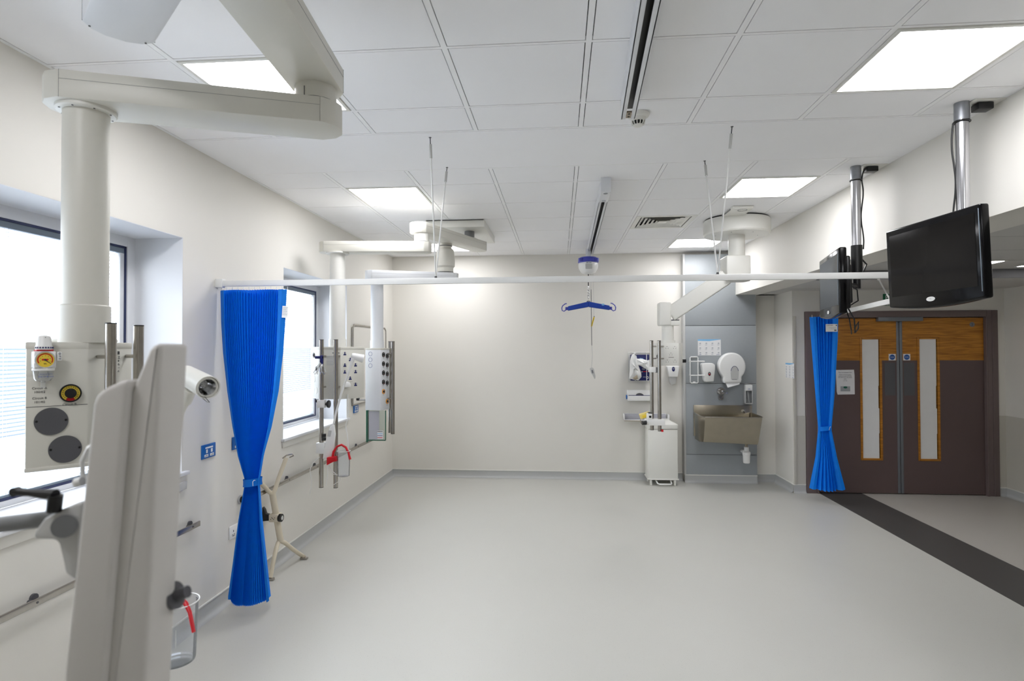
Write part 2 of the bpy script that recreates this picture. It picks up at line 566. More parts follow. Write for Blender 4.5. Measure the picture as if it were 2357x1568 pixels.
# skirting: coved vinyl with a pale capping line
def skirt(name, a, b, label):
    """a, b: plan points, room on the right-hand side looking from a to b"""
    L = (Vector(b)-Vector(a)).length
    F = face_frame(a, b)
    s_ = mb('cove', F)
    prof = [(-.045, .001), (-.028, .003), (-.015, .010), (-.007, .022), (-.004, .04), (-.004, .094)]
    s_.grid([[(0, y, z), (L, y, z)] for y, z in prof])
    s_.use('white').bb(0, L, -.008, 0, .092, .104, .002)
    return struct(s_.build(name), label, 'skirting')
skirt('baseboard_left', (XL, YN), (XL, YB), 'grey coved skirting along the window wall')
skirt('baseboard_back', (XL, YB), (1.595, YB), 'grey coved skirting along the blank end wall')
skirt('baseboard_panel', (1.595, 7.68), (2.5, 7.68), 'grey coved skirting under the grey sink panel')
skirt('baseboard_nook', (2.5, YB), (2.77, YB), 'short skirting in the nook beside the sink panel')
skirt('baseboard_return', (2.77, YB), (2.77, YD), 'skirting on the short return wall')
skirt('baseboard_doorway', (2.77, YD), (2.91, YD), 'short skirting beside the left door frame')
skirt('baseboard_lobby', (5.07, YD), (XA, YD), 'short skirting beside the right door frame')
skirt('baseboard_right', (XA, YD), (XA, 1.0), 'skirting along the far right lobby wall')

# ---- ceiling: lay-in tiles in a tee grid, with a plain plaster strip across
X0, TEE = 0.137, 0.024
colx = [X0+.6*i for i in range(-5, 5)]
cx = [XL] + [x for x in colx if XL+.05 < x < XR-.03] + [XR+TEE]
near_rows = [3.0-.6*k for k in range(9, -1, -1)]
cy_near = [YN] + near_rows + [3.33]
cy_far = [4.02, 4.42, 5.02, 5.62, 6.22, 6.82, 7.42, YB]
LIGHTS = [(1.337, 2.4), (-1.663+.6-.6, 2.4), (1.337, 4.42), (-1.663, 4.42), (1.337, 6.82), (-1.663, 6.82), (1.337, 0.0), (-1.663, 0.0)]  # last pair is added out of view to light the near pendant and housing
VENT = (0.737, 5.62)
c = mb('ceiling')
def is_hole(xa, ya):
    for q in LIGHTS+[VENT]:
        if abs(q[0]-xa) < .02 and abs(q[1]-ya) < .02: return True
    return False
def ceil_block(ys, first_gap, last_gap):
    for i in range(len(cx)-1):
        for j in range(len(ys)-1):
            xa, xb, ya, yb = cx[i], cx[i+1], ys[j], ys[j+1]
            if is_hole(xa, ya): continue
            x0 = xa + (TEE if i == 0 else .004); x1 = xb - TEE - .004
            y0 = ya + (.02 if j == 0 else .004); y1 = yb - .0155-.004
            if y1-y0 < .02: continue
            c.use('ceiling').bb(x0, x1, y0, y1, ZC, ZC+.015)
    for x in cx[1:-1]: c.use('tee').bb(x-TEE, x, ys[0], ys[-1], ZC-.001, ZC+.02)
    c.use('tee').bb(XR-TEE, XR, ys[0], ys[-1], ZC-.001, ZC+.02)
    c.use('tee').bb(XL, XL+TEE-.004, ys[0], ys[-1], ZC-.001, ZC+.02)
    for y in ys[1:]:
        for i in range(len(cx)-1):
            c.use('tee').bb(cx[i], cx[i+1]-TEE, y-.0155, y, ZC-.0008, ZC+.018)
    c.use('tee').bb(XL, XR, ys[0], ys[0]+.017, ZC-.0008, ZC+.018)
ceil_block(cy_near, 1, 1); ceil_block(cy_far, 1, 1)
c.use('ceiling').bb(XL-.3, XR, 3.334, 4.016, ZC-.001, ZC+.08)
c.use('void').bb(XL-.3, XR, YN, 3.33, ZC+.06, ZC+.08).bb(XL-.3, XR, 4.02, YB, ZC+.06, ZC+.08)
struct(c.build('ceiling'), 'suspended ceiling of square tiles with a plain strip across', 'ceiling')
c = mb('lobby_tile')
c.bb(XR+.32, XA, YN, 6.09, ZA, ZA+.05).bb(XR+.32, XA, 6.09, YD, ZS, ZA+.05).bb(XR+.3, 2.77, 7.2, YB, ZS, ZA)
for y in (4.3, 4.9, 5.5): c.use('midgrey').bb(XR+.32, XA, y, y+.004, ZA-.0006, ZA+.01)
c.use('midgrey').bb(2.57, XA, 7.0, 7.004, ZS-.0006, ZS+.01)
struct(c.build('ceiling'), 'lower lobby ceiling beyond the opening', 'ceiling')

# ---- ceiling light panels
def light_panel(x, y, label):
    t = thing('ceiling_light', label, 'ceiling light', (x+.288, y+.292, ZC), 'square ceiling light panels')
    b = mb('white')
    x0, x1, y0, y1 = x+.004, x+.572, y+.004, y+.58
    o = .018
    b.bb(x0, x1, y0, y0+o, ZC-.006, ZC+.05, .002).bb(x0, x1, y1-o, y1, ZC-.006, ZC+.05, .002)
    b.bb(x0, x0+o, y0+o, y1-o, ZC-.006, ZC+.05, .002).bb(x1-o, x1, y0+o, y1-o, ZC-.006, ZC+.05, .002)
    b.build('frame', parent=t)
    mb('panel_light').bb(x0+o, x1-o, y0+o, y1-o, ZC-.002, ZC+.006).build('diffuser', parent=t)
names = ['lit square ceiling panel nearest the camera above the screens',
         'lit square ceiling panel partly hidden by the big pendant arms',
         'lit square ceiling panel above the drum-shaped ceiling mount',
         'lit square ceiling panel above the pair of far pendants',
         'lit ceiling panel at the end wall beside the grey sink panel',
         'lit ceiling panel at the end wall behind the far pendant arms',
         'added ceiling panel out of view over the photographer, lobby side', 'added ceiling panel out of view over the photographer, window side']
for (x, y), n in zip(LIGHTS, names): light_panel(x, y, n)
t = thing('ceiling_light', 'lit panel in the dim lobby ceiling, widened unseen behind the large screen', 'ceiling light', (3.9, 5.13, ZA))
p = at(2272, 603, 'Z', ZA); q = at(2310, 601, 'Z', ZA)
mb('white').bb(p.x-.62, q.x, p.y-.1, p.y+.22, ZA-.006, ZA-.001, .001).build('frame', parent=t)  # widened out of sight behind the screen to keep the doors bright
mb('alcove_light').bb(p.x-.60, q.x-.02, p.y-.08, p.y+.2, ZA-.008, ZA-.006).build('diffuser', parent=t)

t = thing('ceiling_light', 'second small lit panel at the right edge of the dim lobby ceiling', 'ceiling light', (4.6, 5.0, ZA))
p = at(2345, 611, 'Z', ZA)
mb('white').bb(p.x, p.x+.6, p.y-.03, p.y+.06, ZA-.006, ZA-.001, .001).build('frame', parent=t)
mb('alcove_light').bb(p.x+.02, p.x+.58, p.y-.02, p.y+.05, ZA-.008, ZA-.006).build('diffuser', parent=t)

# ---- square air diffuser
t = thing('air_vent', 'square four-way louvred air vent in the ceiling', 'air vent', (1.025, 5.91, ZC))
x0, x1, y0, y1 = .737+.003, 1.337-TEE-.003, 5.623, 6.22-.019
v = mb('white'); o = .045
v.bb(x0, x1, y0, y0+o, ZC-.002, ZC+.012).bb(x0, x1, y1-o, y1, ZC-.002, ZC+.012).bb(x0, x0+o, y0+o, y1-o, ZC-.002, ZC+.012).bb(x1-o, x1, y0+o, y1-o, ZC-.002, ZC+.012)
v.build('frame', parent=t)
v = mb('white')
for k in range(6):
    i = o + k*.04; w_ = .036
    if k == 5:
        v.bb(x0+i, x1-i, y0+i, y1-i, ZC-.002, ZC+.002); continue
    xa, xb, ya, yb = x0+i, x1-i, y0+i, y1-i
    # each ring flares outwards: high inside, low at its outer lip
    up, dn_ = ZC+.014, ZC-.001
    wi = .030
    for th in (0, .0025):
        A = [(xa+.012, ya+.012, dn_+th), (xb-.012, ya+.012, dn_+th), (xb-.012, yb-.012, dn_+th), (xa+.012, yb-.012, dn_+th)]
        B = [(xa+.012+wi, ya+.012+wi, up+th), (xb-.012-wi, ya+.012+wi, up+th), (xb-.012-wi, yb-.012-wi, up+th), (xa+.012+wi, yb-.012-wi, up+th)]
        for q_ in range(4):
            r_ = (q_+1) % 4
            v.grid([[A[q_], A[r_]], [B[q_], B[r_]]])
v.build('louvre', parent=t)
mb('black').bb(x0, x1, y0, y1, ZC+.048, ZC+.055).build('duct', parent=t)

# ---- windows
def window(n, ya, yb, label):
    r = bpy.data.objects.new('window_%d' % n, None); sc.collection.objects.link(r)
    r.location = (XF, (ya+yb)/2, ZW0); struct(r, label, 'window')
    b = mb('reveal'); F_ = .062
    b.bb(XF-.05, XF, ya, ya+F_, ZW0, ZW1, .003).bb(XF-.05, XF, yb-F_, yb, ZW0, ZW1, .003)
    b.bb(XF-.05, XF, ya+F_, yb-F_, ZW1-F_, ZW1, .003).bb(XF-.05, XF, ya+F_, yb-F_, ZW0, ZW0+.03, .003)
    b.build('window_frame', parent=r)
    ya2, yb2, z0, z1 = ya+F_, yb-F_, ZW0+.03, ZW1-F_
    b = mb('frame_blue'); g_ = .012
    b.bb(XF-.045, XF-.008, ya2, ya2+g_, z0, z1).bb(XF-.045, XF-.008, yb2-g_, yb2, z0, z1)
    b.bb(XF-.045, XF-.008, ya2, yb2, z1-g_, z1).bb(XF-.045, XF-.008, ya2, yb2, z0, z0+g_)
    b.build('gasket', parent=r)
    b = mb('sash'); s_ = .030
    b.bb(XF-.044, XF-.014, ya2+g_, yb2-g_, z1-g_-s_, z1-g_)
    b.use('reveal').bb(XF-.044, XF-.014, yb2-g_-s_, yb2-g_, z0+g_, z1-g_-s_)
    b.use('reveal').bb(XF-.044, XF-.014, ya2+g_, ya2+g_+s_, z0+g_, z1-g_-s_)
    b.use('sash').bb(XF-.044, XF-.014, ya2+g_+s_, yb2-g_-s_, z0+g_, z0+g_+.012)
    b.build('sash', parent=r)
    za, zb = z0+g_+.012, z1-g_-s_; yc, yd = ya2+g_+s_, yb2-g_-s_
    mb('glass').bb(XF-.022, XF-.019, yc, yd, za, zb).build('inner_pane', parent=r)
    b = mb('slat'); pitch = .0195; n_ = int((zb-za)/pitch); tilt = math.radians(38); hw = .0085
    for k in range(n_):
        z = za+.008+k*pitch
        cz_, sz_ = math.cos(tilt)*hw, math.sin(tilt)*hw
        b.grid([[(XF-.032-cz_, yc+.004, z+sz_), (XF-.032-cz_, yd-.004, z+sz_)],
                [(XF-.032+cz_, yc+.004, z-sz_), (XF-.032+cz_, yd-.004, z-sz_)]])
    for yy in ([yc+.12, yd-.12] + ([2.1, 2.55] if n == 1 else [])):
        b.tube([(XF-.022, yy, za), (XF-.022, yy, zb)], .0008, 6)
        b.tube([(XF-.042, yy, za), (XF-.042, yy, zb)], .0008, 6)
    b.build('blind', parent=r)
    b = mb('reveal')
    b.bb(XF, XL+.028, ya-.03, yb+.03, ZW0-.022, ZW0, .004) if False else None
    b.bb(XF, XL, ya, yb, ZW0-.022, ZW0, .0).bb(XL-.001, XL+.030, ya-.035, yb+.035, ZW0-.022, ZW0, .004)
    b.use('wall').bb(XL-.001, XL+.012, ya-.02, yb+.02, ZW0-.075, ZW0-.022, .003)
    b.build('sill', parent=r)
    return r
window(1, *WIN[0], 'big near window with a closed white blind behind the large pendant')
window(2, *WIN[1], 'narrow second window behind the blue curtain')
# bright lining of the reveals (plastered in a whiter paint than the wall)
b = mb('reveal')
for a, b_ in WIN:
    b.bb(XF, XL-.001, a-.0, a+.003, ZW0, ZW1).bb(XF, XL-.001, b_-.003, b_, ZW0, ZW1).bb(XF, XL-.001, a, b_, ZW1-.003, ZW1)
struct(b.build('trim_3'), 'white painted window reveals', 'reveal')

b = mb('outground'); b.bb(-30, -2.9, -20, 40, -.3, -.25)
struct(b.build('ground'), 'pale paving outside the windows', 'ground')
b = mb('outwall'); b.bb(-9.3, -9.0, -16, 40, .30, 1.80)
b.use('outground').bb(-9.35, -8.95, -16, 40, -.25, .30)
tag(b.build('garden_wall'), 'blue-grey boundary wall seen through the slats of the blind', 'wall')

# ---- grey sink panel (service duct panels)
t = bpy.data.objects.new('trim_4', None); sc.collection.objects.link(t); t.location = (2.05, 7.74, .1)
struct(t, 'tall grey laminate duct panel behind the sink', 'panel')
mb('midgrey').bb(1.597, 2.498, 7.69, YB, .1, 2.93).build('backing', parent=t)
for z0, z1 in ((.104, .358), (.364, 1.266), (1.272, 2.010), (2.016, 2.93)):
    mb('ips').bb(1.615, 2.5, 7.678, 7.69, z0, z1, .0015).build('panel', parent=t)
mb('lightgrey').bb(1.590, 1.615, 7.672, YB, .1, 2.94, .002).build('edge_strip', parent=t)

# ---- double doors
D0 = 3.99
t = bpy.data.objects.new('door_1', None); sc.collection.objects.link(t); t.location = (D0, YD, 0)
struct(t, 'pair of dark brown doors with oak tops and papered vision panels', 'door')
fr = mb('doorframe')
LX0, LX1, LZ = 3.055, 4.925, 2.070
fr.bb(2.915, LX0-.02, YD-.02, YD+.12, 0, 2.155, .004).bb(LX1+.02, 5.065, YD-.02, YD+.12, 0, 2.155, .004)
fr.bb(LX0-.02, LX1+.02, YD-.02, YD+.12, LZ+.008, 2.155, .004)
fr.bb(LX1+.003, LX1+.022, YD-.03, YD+.1, 0, LZ+.008, .002).bb(LX0-.022, LX0-.003, YD-.03, YD+.1, 0, LZ+.008, .002)
fr.bb(5.0, 5.012, YD-.028, YD-.018, 0, 2.15, .002)
fr.build('door_frame', parent=t)
def leaf(x0, x1, vx0, vx1, side):
    vz0, vz1 = .41, 1.83; y0, y1 = YD+.012, YD+.056; zs = 1.572
    b = mb('doorbrown')
    for (xa, xb, za, zb, k) in ((x0, vx0, .008, zs, 'doorbrown'), (vx1, x1, .008, zs, 'doorbrown'), (vx0, vx1, .008, vz0, 'doorbrown'),
                               (x0, vx0, zs, LZ, 'oak'), (vx1, x1, zs, LZ, 'oak'), (vx0, vx1, vz1, LZ, 'oak')):
        b.use(k).bb(xa, xb, y0, y1, za, zb)
    lf = b.build('door_leaf', parent=t)
    b = mb('oak'); o = .016
    b.bb(vx0-o, vx0+.008, y0-.008, y1, vz0-o, vz1+o, .002).bb(vx1-.008, vx1+o, y0-.008, y1, vz0-o, vz1+o, .002)
    b.bb(vx0, vx1, y0-.008, y1, vz0-o, vz0+.008, .002).bb(vx0, vx1, y0-.008, y1, vz1-.008, vz1+o, .002)
    b.build('glazing_bead', parent=lf)
    mb('glass').bb(vx0+.006, vx1-.006, y0+.01, y0+.014, vz0+.004, vz1-.004).build('pane', parent=lf)
    b = mb('paper'); zz = [vz0+.004, .72, 1.0, 1.28, vz1-.012]
    for k in range(4):
        dx = (.0, .006, -.003, .003)[k]
        b.box(((vx0+vx1)/2+dx-.006, y0+.003+.0015*(k % 2), (zz[k]+zz[k+1])/2), (vx1-vx0-.030, .001, zz[k+1]-zz[k]+.016))
    b.build('paper_covering', parent=lf)
    ex = x1 if side < 0 else x0
    mb('closer').bb(ex-(.030 if side < 0 else 0), ex+(.030 if side > 0 else 0), y0-.004, y1, .01, LZ-.002, .001).build('edge_strip', parent=lf)
    px = ex-.165 if side < 0 else ex+.045
    mb('darkgrey').bb(px, px+.12, y0-.002, y0, 1.16, 1.545).build('push_plate', parent=lf)
    sx = ex-.117 if side < 0 else ex+.040
    s_ = mb('paper'); s_.bb(sx, sx+.078, y0-.0025, y0, 1.572, 1.648)
    s_.use('signblue').disc((sx+.039, y0-.0025, 1.610), .031, .0008)
    s_.use('paper').text('Fire door', .011, (sx+.039, y0-.0034, 1.616)).text('keep shut', .011, (sx+.039, y0-.0034, 1.604))
    s_.build('sign', parent=lf)
    return lf
leaf(LX0, D0-.003, 3.56, 3.775, -1)
rl = leaf(D0+.003, LX1, 4.205, 4.42, 1)
b = mb('closer'); zc = az(2074, 735, YD)
b.bb(D0-.26, D0+.24, YD-.045, YD+.012, zc-.024, zc+.024, .004)
b.build('door_closer', parent=t)
b = mb('midgrey'); px, pz = ax(2239, 747, YD), az(2239, 747, YD)
b.disc((px, YD+.012, pz), .028, .003); b.use('ink').text('2', .035, (px, YD+.0085, pz))
b.build('number_disc', parent=t)

# exit sign over the doors
t = thing('exit_sign', 'green fire exit sign above the doors, half hidden by the large screen', 'sign', (3.95, YD, 2.2))
b = mb('green_sign'); x0, z1 = ax(2032, 677, YD), az(2032, 677, YD); z0 = az(2032, 704, YD)
b.bb(x0, x0+.42, YD-.012, YD, z0, z1, .001); b.build('sign_board', parent=t)
b = mb('paper'); b.text('Fire', .085, (x0+.018, YD-.0125, z1-.047), 'LEFT').text('exit', .085, (x0+.018, YD-.0125, z0+.03), 'LEFT')
b.build('lettering', parent=t)

# ------------------------------------------------------------------ hoist track and hoist
def hoist_track(y0, y1, x0, x1, label, dark_end):
    """ceiling rail from (x0, y0) to (x1, y1)"""
    L = math.hypot(x1-x0, y1-y0)
    t = thing('hoist_track', label, 'ceiling track', (x0, y0, 2.87))
    F_ = face_frame((x0, y0), (x1, y1))     # local x along the track
    b = mb('alu', F_)
    z0, z1 = 2.880, ZC; w_ = .036
    b.bb(0, L, -w_, w_, z0+.058, z1, .003)
    b.bb(0, L, -w_, -w_+.008, z0, z0+.06, .002).bb(0, L, w_-.008, w_, z0, z0+.06, .002)
    b.bb(0, L, -w_, -.013, z0, z0+.006, .001).bb(0, L, .013, w_, z0, z0+.006, .001)
    b.build('rail', parent=t)
    mb('black', F_).bb(0.002, L-.002, -.026, .026, z0+.052, z0+.056).bb(.002, L-.002, -.0275, -.026, z0+.01, z0+.054).bb(.002, L-.002, .026, .0275, z0+.01, z0+.054).build('channel', parent=t)
    return t, F_, L
t, F_, L = hoist_track(.2, 2.975, .235, .350, 'near white ceiling track with a dark slot, ending at the smoke detector', 1)
b = mb('tan', F_); b.bb(L-.09, L-.02, -.012, .012, 2.878, 2.886)
b.use('black').cyl((L-.072, 0, 2.876), (L-.072, 0, 2.88), .006, 12).cyl((L-.038, 0, 2.876), (L-.038, 0, 2.88), .006, 12)
b.build('end_stop', parent=t)
t, F_, L = hoist_track(4.32, 7.55, .345, .385, 'far white ceiling track carrying the patient hoist', 0)
b = mb('alu', F_); b.bb(-.004, .30, -.035, .035, 2.872, 2.88, .002).bb(-.008, -.002, -.036, .036, 2.872, ZC-.001, .001)
b.use('palegrey_ink')
b.cyl((.04, 0, 2.869), (.04, 0, 2.872), .016, 20).cyl((.26, 0, 2.869), (.26, 0, 2.872), .016, 20)
b.build('end_cover', parent=t)

HY = 7.0
hx = ax(1354, 610, HY)
t = thing('patient_hoist', 'white hoist unit with blue cap, hanging from the far ceiling track', 'hoist', (hx, HY, 2.62))
z0, z1 = az(1354, 630, HY), az(1354, 593, HY)
b = mb('pwhite')
zm = (z0+z1)/2-.01
prof = [(.0, -.095), (.05, -.092), (.085, -.075), (.112, -.03), (.118, .01), (.112, .045), (.10, .065), (0, .065)]
b.lathe(prof, (hx, HY, zm), 40, sx=1.0, sy=1.15)
b.build('motor_housing', parent=t)
b = mb('royal')
b.lathe([(.0, .12), (.10, .115), (.118, .085), (.122, .062), (.116, .05), (0, .05)], (hx, HY, zm-.012), 40, sx=1, sy=1.15)
b.cyl((hx-.09, HY-.09, zm+.045), (hx-.09, HY-.09, zm+.085), .03, 20).cyl((hx+.09, HY-.09, zm+.045), (hx+.09, HY-.09, zm+.085), .03, 20)
b.build('cap', parent=t)
b = mb('palegrey_ink'); b.bb(hx-.03, hx-.004, HY-.137, HY-.130, zm+.02, zm+.04).bb(hx+.004, hx+.03, HY-.137, HY-.130, zm+.02, zm+.04)
b.use('lightgrey').bb(hx-.04, hx+.04, HY-.140, HY-.12, zm-.045, zm+.012, .004)
b.build('front_panel', parent=t)
b = mb('black'); b.cyl((hx, HY, z0-.004), (hx, HY, z0+.012), .04, 24); b.build('strap_outlet', parent=t)
b = mb('alu'); b.bb(hx-.03, hx+.03, HY-.04, HY+.04, zm+.09, 2.905, .004)
b.build('trolley', parent=t)
# strap and hook
zb_ = az(1354, 694, HY)
b = mb('black'); b.bb(hx-.005, hx+.005, HY-.012, HY+.012, zb_+.18, z0, .001); b.build('strap', parent=t)
b = mb('chrome')
for k in range(4): b.tube([(hx+.011*math.cos(a), HY+.004*(k % 2), zb_+.15-k*.032+.018*math.sin(a)) for a in [i*math.pi/8 for i in range(16)]], .0032, 8, closed=True)
b.cyl((hx, HY, zb_+.16), (hx, HY, zb_+.185), .012, 16)
b.build('swivel_hook', parent=t)
# pull cord with tag
xt = ax(1371, 735, HY)-.005
b = mb('lightgrey'); b.tube([(hx+.055, HY, z0+.02), (hx+.062, HY, z0-.3), (hx+.064, HY, az(1371, 728, HY))], .0018, 6)
b.tube([(hx+.03, HY, z0+.02), (hx+.030, HY, z0-.22)], .002, 6)
b.build('release_cord', parent=t)
zt = az(1371, 730, HY)
b = mb('yellow', T(hx+.066, HY, zt) @ Matrix.Rotation(.28, 4, 'Y'))
b.bb(-.009, .009, -.001, .001, -.115, 0, .0005)
for k in range(5): b.use('ink').bb(-.003, .003, -.002, -.001, -.10+k*.018, -.092+k*.018)
b.use('black').tube([(0, 0, .0), (0, 0, .012)], .004, 8)
b.build('tag', parent=t)
# coiled lead and handset
b = mb('darkgrey'); zl = z0-.19; zl2 = az(1364, 795, HY); xl = hx+.031
pts = []
n = 420
for i in range(n):
    f_ = i/(n-1); pts.append((xl+.006*f_+.0045*math.cos(i*.9), HY+.0045*math.sin(i*.9), zl+(zl2-zl)*f_))
b.tube(pts, .0022, 5)
b.use('lightgrey').tube([(xl+.006, HY, zl2), (xl+.013, HY, zl2-.1), (xl+.008, HY, zl2-.2), (xl, HY, az(1362, 848, HY))], .0025, 6)
b.build('handset_lead', parent=t)
hz = az(1362, 848, HY)
b = mb('lightgrey', T(xl+.004, HY, hz) @ Matrix.Rotation(-.22, 4, 'Y'))
b.front([(-.024, 0), (-.008, .008), (.016, .004), (.024, -.02), (.022, -.10), (.012, -.13), (.002, -.13), (-.006, -.09), (-.02, -.05)], -.012, .012, .003)
b.use('midgrey').bb(-.010, .008, -.014, -.012, -.06, -.02)
b.build('handset', parent=t)

# spreader bar
t = thing('spreader_bar', 'blue padded spreader bar with hooked ends hanging under the hoist', 'hoist bar', (hx, HY, zb_-.03))
b = mb('sling'); x1, x2 = ax(1307, 705, HY), ax(1403, 705, HY); zc_ = az(1354, 703, HY); ze = az(1307, 709, HY)
def hb(xa, za, xb, zb2, w1, w2):
    b.front([(xa, za-w1), (xb, zb2-w2), (xb, zb2+w2), (xa, za+w1)], HY-.028, HY+.028, .008, 3)
hb(x1, ze-.008, hx, zc_+.012, .026, .032); hb(hx, zc_+.012, x2, ze-.004, .032, .026)
b.use('sky_band').bb(hx+.155, hx+.185, HY-.030, HY-.028, zc_-.005, zc_+.016)
b.build('padding', parent=t)
for sgn, xe in ((-1, x1), (1, x2)):
    b = mb('royal')
    b.bb(min(xe, xe+sgn*.03), max(xe, xe+sgn*.03), HY-.01, HY+.01, ze-.026, ze+.010, .004)
    pts = [(xe+sgn*.02, -.022), (xe+sgn*.045, -.04), (xe+sgn*.068, -.03), (xe+sgn*.072, .0), (xe+sgn*.062, .026), (xe+sgn*.03, .05), (xe+sgn*.012, .052)]
    b.tube([(x_, HY, ze+z_) for x_, z_ in pts], .006, 10)
    b.build('hook', parent=t)
b = mb('chrome'); b.cyl((hx, HY, zc_+.03), (hx, HY, zb_+.02), .008, 12).cyl((hx-.02, HY, zc_+.045), (hx+.02, HY, zc_+.045), .01, 12)
b.build('pivot', parent=t)

# smoke detector
p = at(1469, 262, 'Z', ZC)
t = thing('smoke_detector', 'round white smoke detector on the ceiling at the end of the near track', 'smoke detector', (p.x, p.y, ZC))
mb('white').lathe([(0, 0), (.058, 0), (.060, -.006), (.055, -.016), (.042, -.022), (.036, -.040), (0, -.042)], (p.x, p.y, ZC-.001), 40).build('base', parent=t)
b = mb('white')
for k in range(12):
    a = k*math.pi/6+.2
    b.tube([(p.x+.036*math.cos(a), p.y+.036*math.sin(a), ZC-.038), (p.x+.032*math.cos(a), p.y+.032*math.sin(a), ZC-.055), (p.x+.024*math.cos(a), p.y+.024*math.sin(a), ZC-.062)], .0028, 6)
b.lathe([(.0, -.060), (.026, -.060), (.024, -.066), (.012, -.070), (0, -.070)], (p.x, p.y, ZC), 32)
b.build('cage', parent=t)
mb('black').lathe([(0, -.04), (.030, -.04), (.027, -.055), (.02, -.061), (0, -.061)], (p.x, p.y, ZC), 24).build('sensor', parent=t)

# ------------------------------------------------------------------ curtain rail with suspension rods
RY, RZ = 3.70, 2.16
RXE = 2.17
t = thing('curtain_rail', 'long white curtain rail running across the room from the left wall', 'curtain rail', (0, RY, RZ))
b = mb('railwhite'); b.bb(XL+.045, RXE, RY-.012, RY+.012, RZ-.020, RZ+.018, .003); b.build('rail', parent=t)
b = mb('railwhite'); b.bb(XL, XL+.05, RY-.022, RY+.022, RZ-.028, RZ+.03, .004); b.build('wall_bracket', parent=t)
for xx, lab in ((at(1003, 640, 'Y', RY).x, 'a'), (at(1652, 632, 'Y', RY).x, 'b')):
    for tx, ty in (((990, 316), (1029, 385)) if lab == 'a' else ((1685, 291), (1622, 370))):
        top = at(tx, ty, 'Z', ZC)
        bot = Vector((xx, RY, RZ+.022)); d_ = (top-bot)
        b = mb('railwhite'); b.tube([bot, bot+d_*.93], .0048, 8)
        b.use('lightgrey').tube([bot+d_*.86, bot+d_*.955], .0085, 10)
        b.use('darkgrey').tube([bot+d_*.95, top], .003, 6)
        b.cyl(top-Vector((0, 0, .003)), top, .008, 12)
        b.use('midgrey').cyl(bot-Vector((0, 0, .006)), bot+Vector((0, 0, .008)), .008, 10)
        b.build('suspension_rod', parent=t)

# second track, leading back beside the doors
P0 = Vector((2.19, 3.74, 2.045)); P1 = Vector((2.42, 4.57, 2.058)); P2 = Vector((2.73, 5.66, 2.078)); P3 = Vector((3.02, 6.85, 2.085))
t = thing('curtain_rail', 'white curtain rail slanting back towards the doors below the screens', 'curtain rail', P1)
b = mb('railwhite')
def flatbar(bq, pts, wx, hz_):
    rows = [[], [], [], []]
    for i, p_ in enumerate(pts):
        tg = (pts[min(i+1, len(pts)-1)]-pts[max(i-1, 0)]); tg.z = 0; tg.normalize(); nrm = Vector((-tg.y, tg.x, 0))
        for k, (s1, s2) in enumerate(((-1, -1), (1, -1), (1, 1), (-1, 1))):
            rows[k].append(p_+nrm*(s1*wx)+Vector((0, 0, s2*hz_)))
    for k in range(4): bq.grid([rows[k], rows[(k+1) % 4]])
flatbar(b, [P0, P1, P2, P3], .011, .019); b.build('rail', parent=t)
top = Vector((3.12, 6.0, ZS)); bot = at(2047, 687, 'Y', 4.62)
b = mb('railwhite'); b.tube([bot, bot+(top-bot)*.93], .006, 8); b.tube([bot+(top-bot)*.9, top], .011, 8); b.build('suspension_rod', parent=t)

